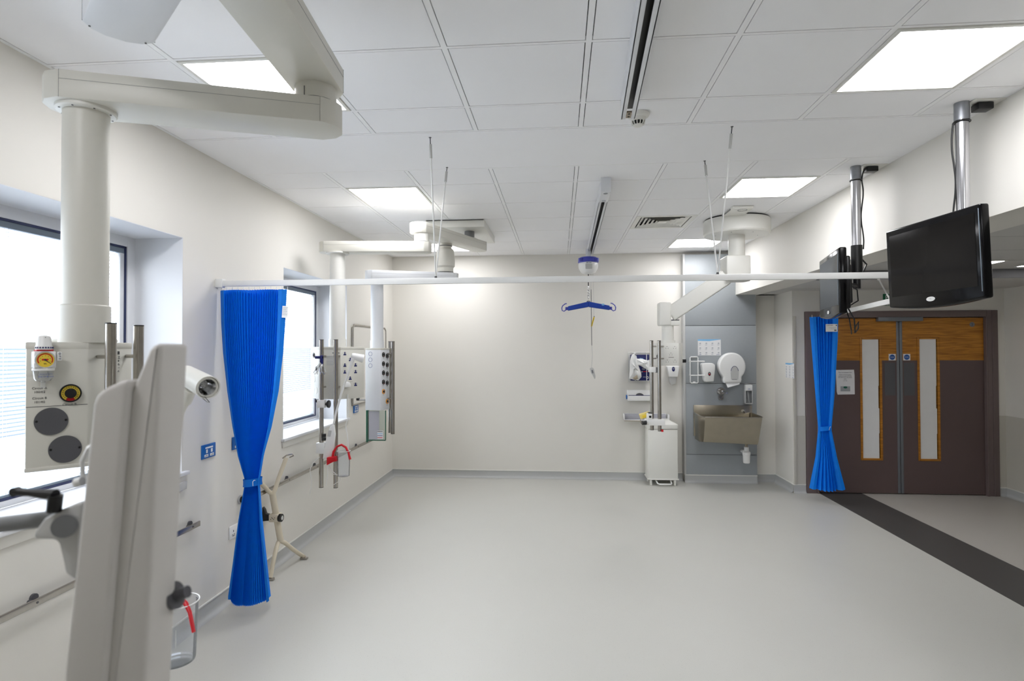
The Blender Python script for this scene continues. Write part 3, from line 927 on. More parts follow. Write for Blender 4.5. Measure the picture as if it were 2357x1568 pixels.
# ------------------------------------------------------------------ paper curtains
def curtain(name, label, stops, Y, folds, flap, tie_z, key='curtain', hem='curtain_hem'):
    """stops: list of (z, x left, x right, depth). Zigzag pleats gathered at the tie."""
    t = thing(name, label, 'curtain', ((stops[0][1]+stops[0][2])/2, Y, stops[-1][0]), None)
    zs = []
    ztop, zbot = stops[0][0], stops[-1][0]
    nz_ = 60
    zs = [ztop+(zbot-ztop)*i/nz_ for i in range(nz_+1)] + [s_[0] for s_ in stops[1:-1]]
    zs = sorted(set(zs), reverse=True)
    def ev(z):
        for a, b2 in zip(stops, stops[1:]):
            if a[0] >= z >= b2[0]:
                f_ = (a[0]-z)/(a[0]-b2[0]) if a[0] != b2[0] else 0
                return [a[k]+(b2[k]-a[k])*f_ for k in (1, 2, 3)]
        return list(stops[-1][1:])
    rows = []
    n2 = folds*2
    for z in zs:
        xl_, xr_, dp = ev(z)
        w_ = xr_-xl_
        fl = w_*flap
        row = []
        low = max(0, (tie_z-z)/(tie_z-zbot))
        for k in range(n2+1):
            f_ = k/n2
            x_ = xl_+fl+(w_-2*fl)*f_
            # gather: uneven fold widths near the top
            wob = .012*math.sin(f_*9.0+1.0)*max(0, (z-tie_z)/(ztop-tie_z))*w_/.5
            bulge = .06*low*math.sin(math.pi*f_)
            y_ = Y - bulge + (dp/2 if k % 2 else -dp/2)*(0.75+.5*abs(math.sin(k*1.7)))
            zz = z-(.012*low*math.sin(math.pi*f_))+(.004 if (k % 2 and low > .98) else 0)
            row.append((x_+wob, y_, zz))
        rows.append(row)
    b = mb(key)
    # unweld the pleats so their creases stay crisp
    for k in range(n2):
        b.grid([[r[k], r[k+1]] for r in rows])
    b.build('pleats', parent=t)
    for sgn in (-1, 1):
        b = mb(hem); rr = []
        for z, r in zip(zs, rows):
            xl_, xr_, dp = ev(z); w_ = xr_-xl_; fl = w_*flap
            x_e = xl_ if sgn < 0 else xr_
            e = r[0] if sgn < 0 else r[-1]
            low = max(0, (tie_z-z)/(tie_z-zbot))
            y_e = Y+(.02 if sgn < 0 else -.03)-.02*low
            mid = ((e[0]+x_e)/2, (e[1]+y_e)/2-.012, z)
            rr.append([e, mid, (x_e, y_e, z+.012*low)])
        b.grid(rr); b.build('hem_panel', parent=t)
    xl_, xr_, dp = ev(tie_z)
    b = mb(hem); n = 28; cxx = (xl_+xr_)/2; rx = (xr_-xl_)/2+.004; ry = dp*.5+.034
    rows = []
    for hz_, k_ in ((-.024, 1.03), (-.012, 1.0), (.012, 1.0), (.024, 1.03)):
        rows.append([(cxx+rx*k_*math.cos(2*math.pi*i/n), Y+ry*k_*math.sin(2*math.pi*i/n), tie_z+hz_+.008*math.cos(2*math.pi*i/n)) for i in range(n+1)])
    b.grid(rows)
    b.build('tie_band', parent=t)
    b = mb('alu'); b.tube([(cxx+rx*.45, Y-ry-.004, tie_z-.016), (cxx+rx*.48, Y-ry-.010, tie_z+.012), (cxx+rx*.6, Y-ry-.008, tie_z+.022), (cxx+rx*.68, Y-ry-.002, tie_z+.02)], .0022, 8)
    b.build('tie_clip', parent=t)
    # gliders
    for k in range(folds//2+1):
        x_ = stops[0][1]+.02+(stops[0][2]-stops[0][1]-.03)*k/(folds//2)
        mb('pwhite').tube([(x_, Y, ztop-.006), (x_, Y, ztop+.022)], .0022, 6).build('glider', parent=t)
    return t
CL = [(2.112, -2.252, -1.768, .10), (1.9, -2.246, -1.778, .09), (1.7, -2.232, -1.792, .08), (1.45, -2.202, -1.822, .07), (1.22, -2.163, -1.868, .05), (1.02, -2.120, -1.925, .035), (.865, -2.070, -1.955, .018),
      (.84, -2.070, -1.955, .018), (.60, -2.112, -1.935, .04), (.09, -2.178, -1.872, .075)]
tcur = curtain('paper_curtain', 'tall pleated blue paper curtain tied at the waist, near the left wall', CL, 3.70, 24, .10, .853)
# white printed label sewn near its top right
p = at(656, 718, 'Y', 3.655)
b = mb('paper', T(p.x, 3.655, p.z) @ Matrix.Rotation(.06, 4, 'Y'))
b.bb(-.019, .019, -.001, .001, -.038, .038)
for k in range(5): b.use('palegrey_ink').bb(-.014, .014-.006*(k % 2), -.002, -.001, .024-k*.011, .027-k*.011)
b.build('care_label', parent=tcur)
CR = [(2.070, 2.805, 3.095, .035), (1.8, 2.82, 3.085, .03), (1.2, 2.86, 3.045, .022), (.84, 2.885, 3.01, .016), (.80, 2.885, 3.01, .016), (.5, 2.85, 3.06, .03), (.145, 2.775, 3.14, .05)]
tcur = curtain('paper_curtain', 'blue paper curtain tied at the waist, beside the brown doors', CR, 6.80, 6, .18, .825, 'curtain', 'curtain')
p = at(1914, 755, 'Y', 6.74)
b = mb('paper', T(p.x, 6.74, p.z)); b.bb(-.062, .062, -.001, .001, -.042, .042)
b.use('ink').text('CURTAIN', .016, (-.055, -.0015, .028), 'LEFT'); b.bb(.045, .056, -.002, -.001, .022, .034)
for k in range(2): b.use('palegrey_ink').bb(-.03+.02*k, .05, -.002, -.001, .0-k*.014, .004-k*.014)
b.use('midgrey').bb(.028, .052, -.002, -.001, -.036, -.018)
b.build('care_label', parent=tcur)

# ------------------------------------------------------------------ television screens on ceiling poles
def tv(pole, cen, yaw, tilt, w_, h_, label_p, label_t, pole_bottom, big):
    pr = pole
    t = thing('ceiling_pole', label_p, 'ceiling pole', (pr[0], pr[1], ZC))
    mb('satin').cyl((pr[0], pr[1], pole_bottom), (pr[0], pr[1], ZC-.07), .030, 40).build('pole', parent=t)
    mb('zinc').cyl((pr[0], pr[1], ZC-.09), (pr[0], pr[1], ZC), .034, 40).build('ceiling_collar', parent=t)
    v_ = Vector((pr[0], pr[1], 0)).normalized(); side = Vector((-v_.y, v_.x, 0)) if big else Vector((v_.y, -v_.x, 0))
    b = mb('black'); c0 = Vector((pr[0], pr[1], 0))
    pts = [] if big else [c0+Vector((.07, -.01, ZC-.012)), c0+Vector((.04, -.025, ZC-.04))]
    for k in range(0, 9):
        z = ZC-.10-(ZC-.10-pole_bottom)*k/8
        pts.append(c0+side*(.036+.007*math.sin(k*1.1)*(k > 0))-v_*.008+Vector((0, 0, z)))
    b.tube(smooth_path(pts), .0045, 8)
    b.use('black').tube([(pr[0]+.036*math.cos(a), pr[1]+.036*math.sin(a), ZC-.098) for a in [i*math.pi/8 for i in range(16)]], .004, 6, closed=True)
    b.build('cable', parent=t)
    b = mb('white'); b.box((pr[0]+.11, pr[1]+.02, ZC-.003), (.16, .15, .004), .001)
    b.use('black').box((pr[0]+.10, pr[1]+.0, ZC-.025), (.075, .06, .036), .005)
    b.build('power_plug', parent=t)
    # mount
    R_ = T(*cen) @ Matrix.Rotation(yaw, 4, 'Z') @ Matrix.Rotation(tilt, 4, 'X')
    b = mb('black'); b.cyl((pr[0], pr[1], pole_bottom-.17), (pr[0], pr[1], pole_bottom+.03), .036, 28)
    b.cyl((pr[0], pr[1], cen[2]-.02), (pr[0], pr[1], pole_bottom-.16), .024, 20)
    back = R_ @ Vector((0, .10, 0))
    b.tube([(pr[0], pr[1], cen[2]), back], .016, 10)
    b.tube([(pr[0]+.02, pr[1], pole_bottom-.05), (pr[0]+.07, pr[1]+.01, pole_bottom-.10), (pr[0]+.04, pr[1], pole_bottom-.16)], .006, 8)
    b.build('mount', parent=t)
    # screen
    t = thing('television', label_t, 'screen', cen)
    hw, hh = w_/2, h_/2
    low = [(-hw, -hh), *[(-hw+w_*k/12, -hh-.022*math.sin(math.pi*k/12)) for k in range(1, 12)], (hw, -hh)]
    poly = [(-hw, hh), *low, (hw, hh)]
    b = mb('gloss_black', R_)
    b.front(poly, 0, .045, .010, 3)
    b.build('bezel', parent=t)
    b = mb('screen', R_); b.bb(-hw+.032, hw-.032, -.0015, .003, -hh+.055, hh-.035); b.build('display', parent=t)
    b = mb('black', R_); b.front([(-hw+.04, hh-.05), (-hw+.04, -hh+.03), (hw-.04, -hh+.03), (hw-.04, hh-.05)], .045, .075, .012, 3)
    b.front([(-.17, .12), (-.2, -.14), (.2, -.14), (.17, .12)], .07, .105, .015, 3)
    b.build('back_cover', parent=t)
    b = mb('pwhite', R_); b.disc((-.0, -.0025, -hh+.022), .028, .003, rz=.0115)
    b.use('palegrey_ink').text('TV', .010, (0, -.0062, -hh+.022))
    b.build('badge', parent=t)
    b = mb('sash', R_)
    if big: b.bb(hw-.012, hw-.008, -.001, .0, -hh+.03, hh-.02, .0005)
    else: b.bb(hw-.030, hw-.024, -.003, .0, -hh+.05, hh-.03, .001)
    b.build('trim_strip', parent=t)
    return t, R_
tv((2.070, 3.17), (1.84, 3.065, 2.152), -1.466, .038, .635, .422,
   'polished steel ceiling pole carrying the large near screen', 'large black flat screen nearest the camera, switched off', 2.30, True)
tt, R_ = tv((2.055, 4.22), (1.835, 4.15, 2.150), -1.80, 0.0, .635, .418,
   'thinner looking steel ceiling pole with the far, edge-on screen', 'black flat screen seen nearly edge-on, above the second curtain', 2.40, False)
b = mb('black', R_)
b.tube([(.05, .10, -.15), (.06, .14, -.24), (.03, .15, -.33), (.07, .16, -.30), (.12, .15, -.26), (.08, .14, -.29)], .005, 8)
b.tube([(.0, .10, -.15), (.01, .12, -.23), (.02, .13, -.31), (-.02, .14, -.335)], .004, 8)
b.tube([(.1, .09, .0), (.14, .14, -.05), (.12, .15, -.12), (.06, .11, -.15)], .004, 8)
b.build('loose_cables', parent=tt)

# ------------------------------------------------------------------ ceiling pendants
def arm(bq, p0, p1, w_, z0, z1, key='warmwhite', over=.10, seam=True):
    """flat boxed arm between two pivots with rounded ends"""
    bq.use(key)
    d = Vector((p1[0]-p0[0], p1[1]-p0[1])); L = d.length
    F_ = face_frame(p0, p1); h = w_/2
    e = over
    poly = [(-e*.4, -h), (L+e*.4, -h), (L+e*.8, -h*.72), (L+e, -h*.3), (L+e, h*.3), (L+e*.8, h*.72), (L+e*.4, h), (-e*.4, h), (-e*.8, h*.72), (-e, h*.3), (-e, -h*.3), (-e*.8, -h*.72)]
    bq.prism(poly, z0, z1, .004, 2, F_)
    if seam:
        bq.use('midgrey')
        zs_ = z1-(z1-z0)*.34
        bq.bb(-e*.35, L+e*.35, -h-.0007, -h+.001, zs_-.0004, zs_+.0004, Mx=F_).bb(-e*.35, L+e*.35, h-.001, h+.0007, zs_-.0004, zs_+.0004, Mx=F_)
        bq.bb(-e*.36, -e*.36+.0008, -h-.0007, h+.0007, z0+.001, z1-.001, Mx=F_).bb(L+e*.36, L+e*.36+.0008, -h-.0007, h+.0007, z0+.001, z1-.001, Mx=F_)
        bq.use(key)
    return bq


def socket_T(bq, F_, u, z, s=.02):
    bq.use('navy').bb(u-s*.5, u+s*.5, -.0025, 0, z-s*.55, z-s*.15, .0008, 1, F_).bb(u-s*.2, u+s*.2, -.0025, 0, z-.3*s, z+s*.55, .0008, 1, F_)
    bq.use('ink').disc((u-s*.5, 0, z+s*.2), s*.08, .0015, 8, F_).disc((u+s*.5, 0, z+s*.2), s*.08, .0015, 8, F_)


def gas(bq, F_, u, z, r=.016, ring_key='black'):
    bq.use(ring_key).ring((u, 0, z), r*.72, r, .006, 24, F_)
    bq.use('pwhite').ring((u, 0, z), r*.5, r*.72, .004, 24, F_)
    bq.use('red').ring((u, 0, z), r*.5, r*.74, .005, 8, F_, -80, -20)
    bq.use('black').disc((u, 0, z), r*.5, .010, 16, F_)
    bq.use('ink').bb(u-r*.3, u+r*.3, -.001, 0, z-r*1.5, z-r*1.38, 0, 1, F_)


def rails(t, pts, z0, z1, r, mount, zs_):
    """vertical steel rail tubes with stand-offs to the box"""
    for (x, y), (mx_, my_) in zip(pts, mount):
        b = mb('steel'); b.cyl((x, y, z0), (x, y, z1), r, 28)
        b.use('black').cyl((x, y, z1), (x, y, z1+.004), r*1.02, 28).cyl((x, y, z0-.004), (x, y, z0), r*1.02, 28)
        for z in zs_: b.use('steel').cyl((x, y, z), (mx_, my_, z), r*.42, 16)
        b.build('rail_tube', parent=t)

# --- near pendant
ZB0, ZB1 = 2.52, 2.61
PA = Vector((-1.565, 1.812))
pend = thing('medical_pendant', 'largest ceiling pendant, near left, its box fitted with a yellow suction gauge', 'medical pendant', (PA.x, PA.y, 1.33))
b = MB(); arm(b, (PA.x, PA.y), (-.905, 2.050), .19, ZB0, ZB1, over=.115)
b.use('warmwhite')
b.build('lower_arm', parent=pend)
PJ = (-.883, 2.056)
b = mb('warmwhite'); b.cyl((PJ[0], PJ[1], ZB1), (PJ[0], PJ[1], 2.672), .073, 40)
b.use('darkgrey').cyl((PJ[0], PJ[1], ZB1+.003), (PJ[0], PJ[1], ZB1+.008), .0745, 40)
b.use('darkgrey').bb(PJ[0]-.012, PJ[0]-.010, PJ[1]-.0745, PJ[1]-.07, ZB1+.01, ZB1+.042)
b.build('joint', parent=pend)
PP = (-.80, 1.17)
b = MB(); arm(b, PP, PJ, .18, 2.672, 2.762, over=.10); b.build('upper_arm', parent=pend)
b = MB(); arm(b, (-1.262, 1.585), PP, .18, 2.655, 2.745, 'bluewhite', over=.085)
b.use('darkgrey')
for u, v_ in ((-.05, .07), (-.05, -.07)):
    Fp = face_frame((-1.262, 1.585), PP); q = Fp @ Vector((u, v_, 0)); b.cyl((q.x, q.y, 2.6535), (q.x, q.y, 2.655), .003, 10)
b.build('second_arm', parent=pend)
b = mb('warmwhite'); b.cyl((PP[0], PP[1], 2.762), (PP[0], PP[1], ZC), .11, 40); b.build('ceiling_mount', parent=pend)
b = mb('warmwhite'); b.cyl((PA.x, PA.y, 1.86), (PA.x, PA.y, ZB0), .066, 56)
b.build('column', parent=pend)
b = mb('white'); b.lathe([(0, -.014), (.082, -.014), (.086, -.010), (.086, 0), (0, 0)], (PA.x, PA.y, ZB0), 48)
b.use('darkgrey')
for k in range(8):
    a = k*math.pi/4+.2; b.cyl((PA.x+.075*math.cos(a), PA.y+.075*math.sin(a), ZB0-.0155), (PA.x+.075*math.cos(a), PA.y+.075*math.sin(a), ZB0-.013), .003, 10)
b.build('flange', parent=pend)
b = mb('warmwhite'); b.lathe([(0, -.12), (.072, -.12), (.072, .0), (.066, .004), (0, .004)], (PA.x, PA.y, 1.865), 56)
b.build('column_sleeve', parent=pend)
# box of the near pendant
A0 = Vector((ax(60, 800, 1.655), 1.655)); A1 = Vector((ax(203, 790, 1.765), 1.765)); A2 = Vector((ax(217, 790, 1.785), 1.785)); A3 = Vector((ax(303, 790, 1.985), 1.985))
A4 = A3+Vector((-.07, .05)); A5 = A0+Vector((-.03, .30)); A6 = A0+Vector((-.09, .22)); A7 = A0+Vector((-.03, .03))
poly = [A0, A1, A2, A3, A4, A5, A6, A7]
BZ0, BZ1 = 1.347, 1.742
b = mb('warmwhite'); b.prism([tuple(p) for p in poly], BZ0+.012, BZ1-.014, .003)
bx = b.build('supply_box', parent=pend)
ctr = sum(poly, Vector((0, 0)))/8
b = mb('warmwhite')
big = [tuple(ctr+(p-ctr)*1.012) for p in poly]
b.prism(big, BZ1-.018, BZ1+.004, .003)
b.box((ctr.x-.02, ctr.y+.02, BZ1+.01), (.16, .13, .014), .005)
b.build('box_lid', parent=pend)
mb('warmwhite').prism(big, BZ0, BZ0+.014, .003).build('box_base', parent=pend)
F0 = face_frame(A0, A1, 0); W0 = (A1-A0).length
b = MB(F0)
def on_face0(px, py):
    # point of the front face seen at px, py
    o = Vector((0, 0, CAM_H)); a = (px-1178.5)/F_PX; b2 = (784-py)/F_PX; d = RT*a+UP*b2+FW
    n_ = (F0.to_3x3() @ Vector((0, 1, 0))); s_ = (Vector((A0.x, A0.y, 0))-o).dot(n_)/d.dot(n_)
    q = F0.inverted() @ (o+d*s_); return q.x, q.z
b.use('darkgrey'); zs_ = on_face0(120, 935)[1]; b.bb(.0, W0, -.0006, .001, zs_-.0008, zs_+.0008)
b.build('panel_seam', parent=bx)
for px, py in ((118, 970), (150, 1034)):
    u, z = on_face0(px, py)
    b = MB(F0); b.use('darkgrey').disc((u, 0, z), .0425, .004, 48)
    b.use('black').disc((u-.036, -.004, z+.002), .0035, .001, 12).disc((u+.036, -.004, z+.002), .0035, .001, 12)
    b.build('cover_disc', parent=bx)
b = mb('ink', F0)
for px, py, s_ in ((91, 894, 'Circuit A'), (91, 903, '100/02'), (91, 917, 'Circuit B'), (91, 926, '101/02'), (160, 931, 'Circuit B')):
    u, z = on_face0(px, py); b.text(s_, .0098, (u, -.0005, z))
b.build('lettering', parent=bx)
u, z = on_face0(162, 905)
b = mb('black', F0); b.ring((u, 0, z), .024, .0285, .012, 40)
b.use('yellow').ring((u, 0, z), .0155, .024, .009, 40, None, -60, 240)
b.use('red').ring((u, 0, z), .0155, .024, .009, 20, None, 240, 300)
b.use('black').disc((u, 0, z), .0155, .016, 32); b.use('ink').disc((u, -.016, z+.012), .002, .001, 8)
b.use('ink')
for k in range(18):
    a = math.radians(-50+k*17); b.bb(u+.0195*math.cos(a)-.0012, u+.0195*math.cos(a)+.0012, -.0098, -.009, z+.0195*math.sin(a)-.0012, z+.0195*math.sin(a)+.0012)
b.build('outlet_dial', parent=bx)
# left-side details of the box
FL = face_frame(A7, A0, 0)
b = mb('navy', face_frame(A6, A7, 0)); b.bb(.05, .09, -.006, 0, 1.44, 1.53, .003).bb(.05, .09, -.006, 0, 1.37, 1.43, .003).bb(.05, .075, -.05, 0, 1.432, 1.447, .003)
b.build('side_switch', parent=bx)
# vertical lettering on the rail side
F2 = face_frame(A2, A3, 0); W2 = (A3-A2).length
b = mb('ink', F2)
b.bb(W2*.60, W2*.60+.010, -.001, 0, 1.705, 1.716)
for k, s_ in enumerate(('M', 'e', 'd', 'i', 'c')): b.text(s_, .015, (W2*.63, -.0006, 1.695-k*.012), rot=-math.pi/2)
b.build('side_lettering', parent=bx)
rp = [Vector((ax(255, 800, 1.74), 1.74)), Vector((ax(319, 800, 1.92), 1.92))]
mt = [Vector((ax(226, 822, 1.80), 1.80)), Vector((ax(289, 822, 1.955), 1.955))]
rails(pend, [tuple(p) for p in rp], .86, 1.803, .0158, [tuple(p) for p in mt], (az(255, 822, 1.73), 1.36))

# suction regulator on the near box
def gauge_unit():
    t = thing('suction_regulator', 'white suction regulator with a round yellow dial and clear jar on the near pendant box', 'gauge', (A0.x+.05, A0.y-.03, 1.62))
    u, z = on_face0(103, 828); y = -.040; u += -.008; z -= .0
    G = F0 @ T(u, 0, 0) @ Matrix.Rotation(math.radians(10), 4, 'Z') @ T(-u, -.004, 0)
    s_ = .0270
    b = mb('pwhite', G); b.bb(u-s_, u+s_, y, -.002, z-.026, z+.026, .004, 3); bd = b.build('body', parent=t)
    b = mb('lightgrey', G); b.ring((u-.001, y, z), .0225, .026, .006, 40); b.build('dial_rim', parent=bd)
    b = mb('yellow', G); b.disc((u-.001, y, z), .0226, .003, 40)
    b.use('red').ring((u-.001, y-.003, z), .0165, .0195, .0004, 32, None, -30, 215)
    b.bb(u-.009, u+.007, y-.0036, y-.003, z-.002, z+.003)
    b.use('ink').disc((u-.001, y-.0036, z), .003, .001, 12)
    b.front([(u-.001, z+.001), (u+.0135, z-.0115), (u+.0125, z-.0125), (u-.002, z-.001)], y-.0045, y-.0038)
    for k in range(7):
        a = math.radians(-20+k*36); b.bb(u-.001+.0125*math.cos(a)-.0008, u-.001+.0125*math.cos(a)+.0008, y-.0036, y-.003, z+.0125*math.sin(a)-.0008, z+.0125*math.sin(a)+.0008)
    b.text('kPa', .005, (u-.001, y-.0034, z-.012))
    b.build('dial', parent=bd)
    b = mb('red', G); b.bb(u-.021, u+.021, y+.002, -.006, z+.0265, z+.031, .001).bb(u-.0025, u+.0025, y+.001, y+.006, z+.03, z+.040); b.build('red_collar', parent=t)
    b = mb('pwhite', G); zc2 = z+.031
    b.lathe([(0, 0), (.0215, 0), (.0215, .010), (.0195, .013), (.0178, .036), (.015, .041), (.006, .044), (0, .044)], (u, y+.018, zc2), 36)
    b.use('navy')
    for k in range(9):
        a = math.radians(200+k*17.5); q = (u+.0217*math.cos(a), y+.018+.0217*math.sin(a)); b.box((q[0], q[1], zc2+.006), (.0042, .0016, .0045))
    b.use('ink').bb(u-.001, u+.001, y-.0005+.0005, y+.0015, zc2+.036, zc2+.038)
    b.build('control_knob', parent=t)
    b = mb('pwhite', G); b.bb(u+.030, u+.043, y+.006, y+.016, z-.004, z+.024, .003)
    for k, ch in enumerate('OFF'): b.use('navy').text(ch, .0085, (u+.0365, y+.0055, z+.018-k*.008), rot=-math.pi/2)
    b.build('switch_tab', parent=t)
    zj = z-.028
    b = mb('polycarb', G)
    b.lathe([(.0265, 0), (.0255, -.010), (.0235, -.030), (.0195, -.036), (.006, -.041), (.006, -.058)], (u, y+.022, zj), 36)
    b.build('jar', parent=t)
    b = mb('pwhite', G); b.lathe([(.0, .0), (.028, 0), (.028, -.006), (.0265, -.008), (0, -.008)], (u, y+.022, zj+.002), 36)
    b.use('inkblue').text('IF FLOAT ACTIVATES', .0046, (u+.001, y-.0045, zj-.016), sx=.72).text('PINK OR BROWN', .0060, (u+.001, y-.0045, zj-.0235), sx=.78)
    b.use('polycarb').lathe([(.012, -.008), (.012, -.03), (0, -.03)], (u, y+.022, zj), 20)
    b.build('jar_collar', parent=t)
gauge_unit()

# near spot lamp
t = thing('examination_lamp', 'white spot lamp head poking out behind the foreground housing', 'lamp', at(455, 890, 'Y', 1.70))
LC = at(478, 892, 'Y', 1.60); LB = at(425, 862, 'Y', 1.71)
axv = (LC-LB).normalized(); q = axv.to_track_quat('Z', 'Y').to_matrix().to_4x4()
Lm = T(*LC) @ q
L_ = (LC-LB).length
b = mb('white', Lm); b.lathe([(0, -L_), (.020, -L_), (.030, -L_+.012), (.0335, -.03), (.0335, .004), (.0305, .004), (.0300, -.045), (0, -.045)], (0, 0, 0), 44); lh = b.build('lamp_head', parent=t)
b = mb('chrome', Lm); b.lathe([(0, -.044), (.01, -.042), (.022, -.025), (.0275, -.008), (.029, -.006)], (0, 0, 0), 36); b.build('reflector', parent=lh)
b = mb('polycarb', Lm); b.lathe([(0, -.02), (.008, -.022), (.010, -.034), (.006, -.04), (0, -.04)], (0, 0, 0), 20)
b.build('bulb', parent=lh)
b = mb('white', Lm); b.lathe([(.024, -.004), (.029, -.004), (.029, -.001), (.024, -.001), (.024, -.004)], (0, 0, 0), 36); b.build('glass_ring', parent=lh)
b = mb('chrome'); e = at(470, 912, 'Y', 1.60); e2 = at(482, 926, 'Y', 1.58)
b.tube([e, e2, e2+Vector((-.006, 0, 0)), e+Vector((-.012, 0, 0))], .0012, 6); b.build('clip', parent=lh)
b = mb('white'); s0 = at(437, 895, 'Y', 1.68); s1 = at(428, 925, 'Y', 1.70); s2 = at(418, 950, 'Y', 1.72); s3 = at(395, 1090, 'Y', 1.76)
b.tube([s0, s1, s1+(s2-s1)*.2, s2, s3], [.020, .0165, .011, .008, .006], 16); b.build('lamp_stem', parent=t)

# near beaker hanging from the rail
def beaker(cx_, cy_, z0, h, r, label, red_pts, grad):
    t = thing('suction_jug', label, 'jug', (cx_, cy_, z0))
    b = mb('polycarb')
    b.lathe([(0, 0), (r*.86, 0), (r*.9, .006), (r, h-.006), (r*1.07, h-.003), (r*1.07, h), (r*1.0, h), (r*.985, h-.008), (r*.885, .010), (r*.85, .005), (0, .005)], (cx_, cy_, z0), 48)
    b.build('jug_body', parent=t)
    b = mb('pwhite')
    b.tube([(cx_+r*1.05*math.cos(i*math.pi/20), cy_+r*1.05*math.sin(i*math.pi/20), z0+h) for i in range(40)], .0016, 6, closed=True)
    if grad:
        for k, s_ in enumerate(('300', '400', '500', '600', '700', '800')):
            zz = z0+h*(.32+k*.09); rr = r*(.9+.1*(zz-z0)/h)+.0006
            b.box((cx_+rr*.18, cy_-rr*.985, zz), (.010, .0006, .0008))
            b.text(s_, .0065, (cx_-.006, cy_-rr-.0002, zz+.001))
        b.box((cx_+r*.28, cy_-r*.93, z0+h*.35), (.0007, .0006, h*.35)).box((cx_+r*.55, cy_-r*.81, z0+h*.5), (.0007, .0006, h*.3))
    b.build('markings', parent=t)
    return t
jt = beaker(ax(405, 1450, 1.5), 1.5, az(420, 1522, 1.5), .158, .0535, 'clear graduated jug with a red tube at the bottom left', None, True)
b = mb('red'); pz = [(388, 1372), (412, 1376), (428, 1390), (437, 1410), (441, 1430), (446, 1456)]
b.tube([at(x, y, 'Y', 1.5-.01*i) for i, (x, y) in enumerate(pz)], [.008, .0075, .006, .005, .005, .0045], 12)
b.build('red_tube', parent=jt)

# ------------------------------------------------------------------ foreground equipment housing
t = thing('equipment_monitor', 'tall pale grey plastic equipment housing blurred in the left foreground', 'medical equipment', (-.52, .70, 1.20))
YF = .66
def pf(px, py, Y=YF): q = at(px, py, 'Y', Y); return (q.x, q.z)
zb = 1.16
def low_pt(px, py, px2, py2, Y=YF):
    a = pf(px, py, Y); c2 = pf(px2, py2, Y); f_ = (zb-a[1])/(c2[1]-a[1]); return (a[0]+(c2[0]-a[0])*f_, zb)
b = mb('housing')
# main housing: front outline, top rounded
poly = [pf(340, 806), pf(350, 796), pf(360, 791), pf(372, 790), low_pt(376, 850, 334, 1568), low_pt(300, 900, 242, 1568), pf(300, 905)]
b.front(poly, YF, YF+.052, .006, 3)
b.build('main_housing', parent=t)
b = mb('housing')
poly = [pf(224, 930), pf(232, 908), pf(252, 892), pf(284, 877), pf(306, 872), low_pt(306, 872, 248, 1568), low_pt(224, 930, 155, 1568)]
b.front(poly, YF-.008, YF+.05, .006, 3)
b.build('front_cover', parent=t)
b = mb('darkgrey', T(0, 0, 0))
q0 = [pf(216, 1010, YF+.05), pf(228, 1010, YF+.05), low_pt(228, 1010, 175, 1568, YF+.05), low_pt(206, 1010, 150, 1568, YF+.05)]
b.front(q0, YF+.045, YF+.09, .004); b.build('screen_edge', parent=t)
# knob at its lower right
b = mb('darkgrey'); k0 = at(398, 1372, 'Y', YF+.05); k1 = at(432, 1362, 'Y', YF+.05)
b.cyl(k0, k0+(k1-k0)*.25, .017, 24).cyl(k0, k1, .0075, 20)
b.build('side_knob', parent=t)
# support arm and clamp lever on its left
YK = .72
b = mb('midgrey')
a0 = at(-60, 1215, 'Y', YK); a1 = at(130, 1192, 'Y', YK)
b.tube([a0, a1], .0105, 12)
b.build('support_bar', parent=t)
b = mb('lightgrey')
poly = [pf(104, 1232, YK), pf(106, 1214, YK), pf(128, 1185, YK), pf(165, 1165, YK), pf(200, 1150, YK), pf(214, 1150, YK), pf(206, 1330, YK), pf(176, 1310, YK), pf(160, 1240, YK), pf(150, 1233, YK)]
b.front(poly, YK-.018, YK+.02, .004, 3)
b.use('midgrey').cyl(at(148, 1212, 'Y', YK-.03), at(148, 1212, 'Y', YK+.02), .014, 24)
b.build('clamp', parent=t)
b = mb('black'); h0 = at(36, 1132, 'Y', YK-.02); h1 = at(128, 1140, 'Y', YK-.02); h2 = at(124, 1178, 'Y', YK-.02)
b.tube([h0, h0+(h1-h0)*.35, h1], [.0055, .0045, .0075], 14).tube([h1, h2], .0085, 16).cyl(h0-Vector((0, .004, 0)), h0+Vector((0, .004, 0)), .006, 14)
b.build('clamp_lever', parent=t)
b = mb('pwhite'); b.tube([at(232, 1015, 'Y', YF+.09), at(205, 1032, 'Y', YF+.09), at(190, 1062, 'Y', YF+.09), at(190, 1092, 'Y', YF+.09), at(200, 1110, 'Y', YF+.09)], .0032, 10)
b.build('white_lead', parent=t)
b = mb('pwhite'); b.cyl(at(175, 1112, 'Y', YK), at(190, 1108, 'Y', YK), .006, 16).cyl(at(158, 1305, 'Y', YK), at(178, 1300, 'Y', YK), .006, 16)
b.build('thumb_screws', parent=t)

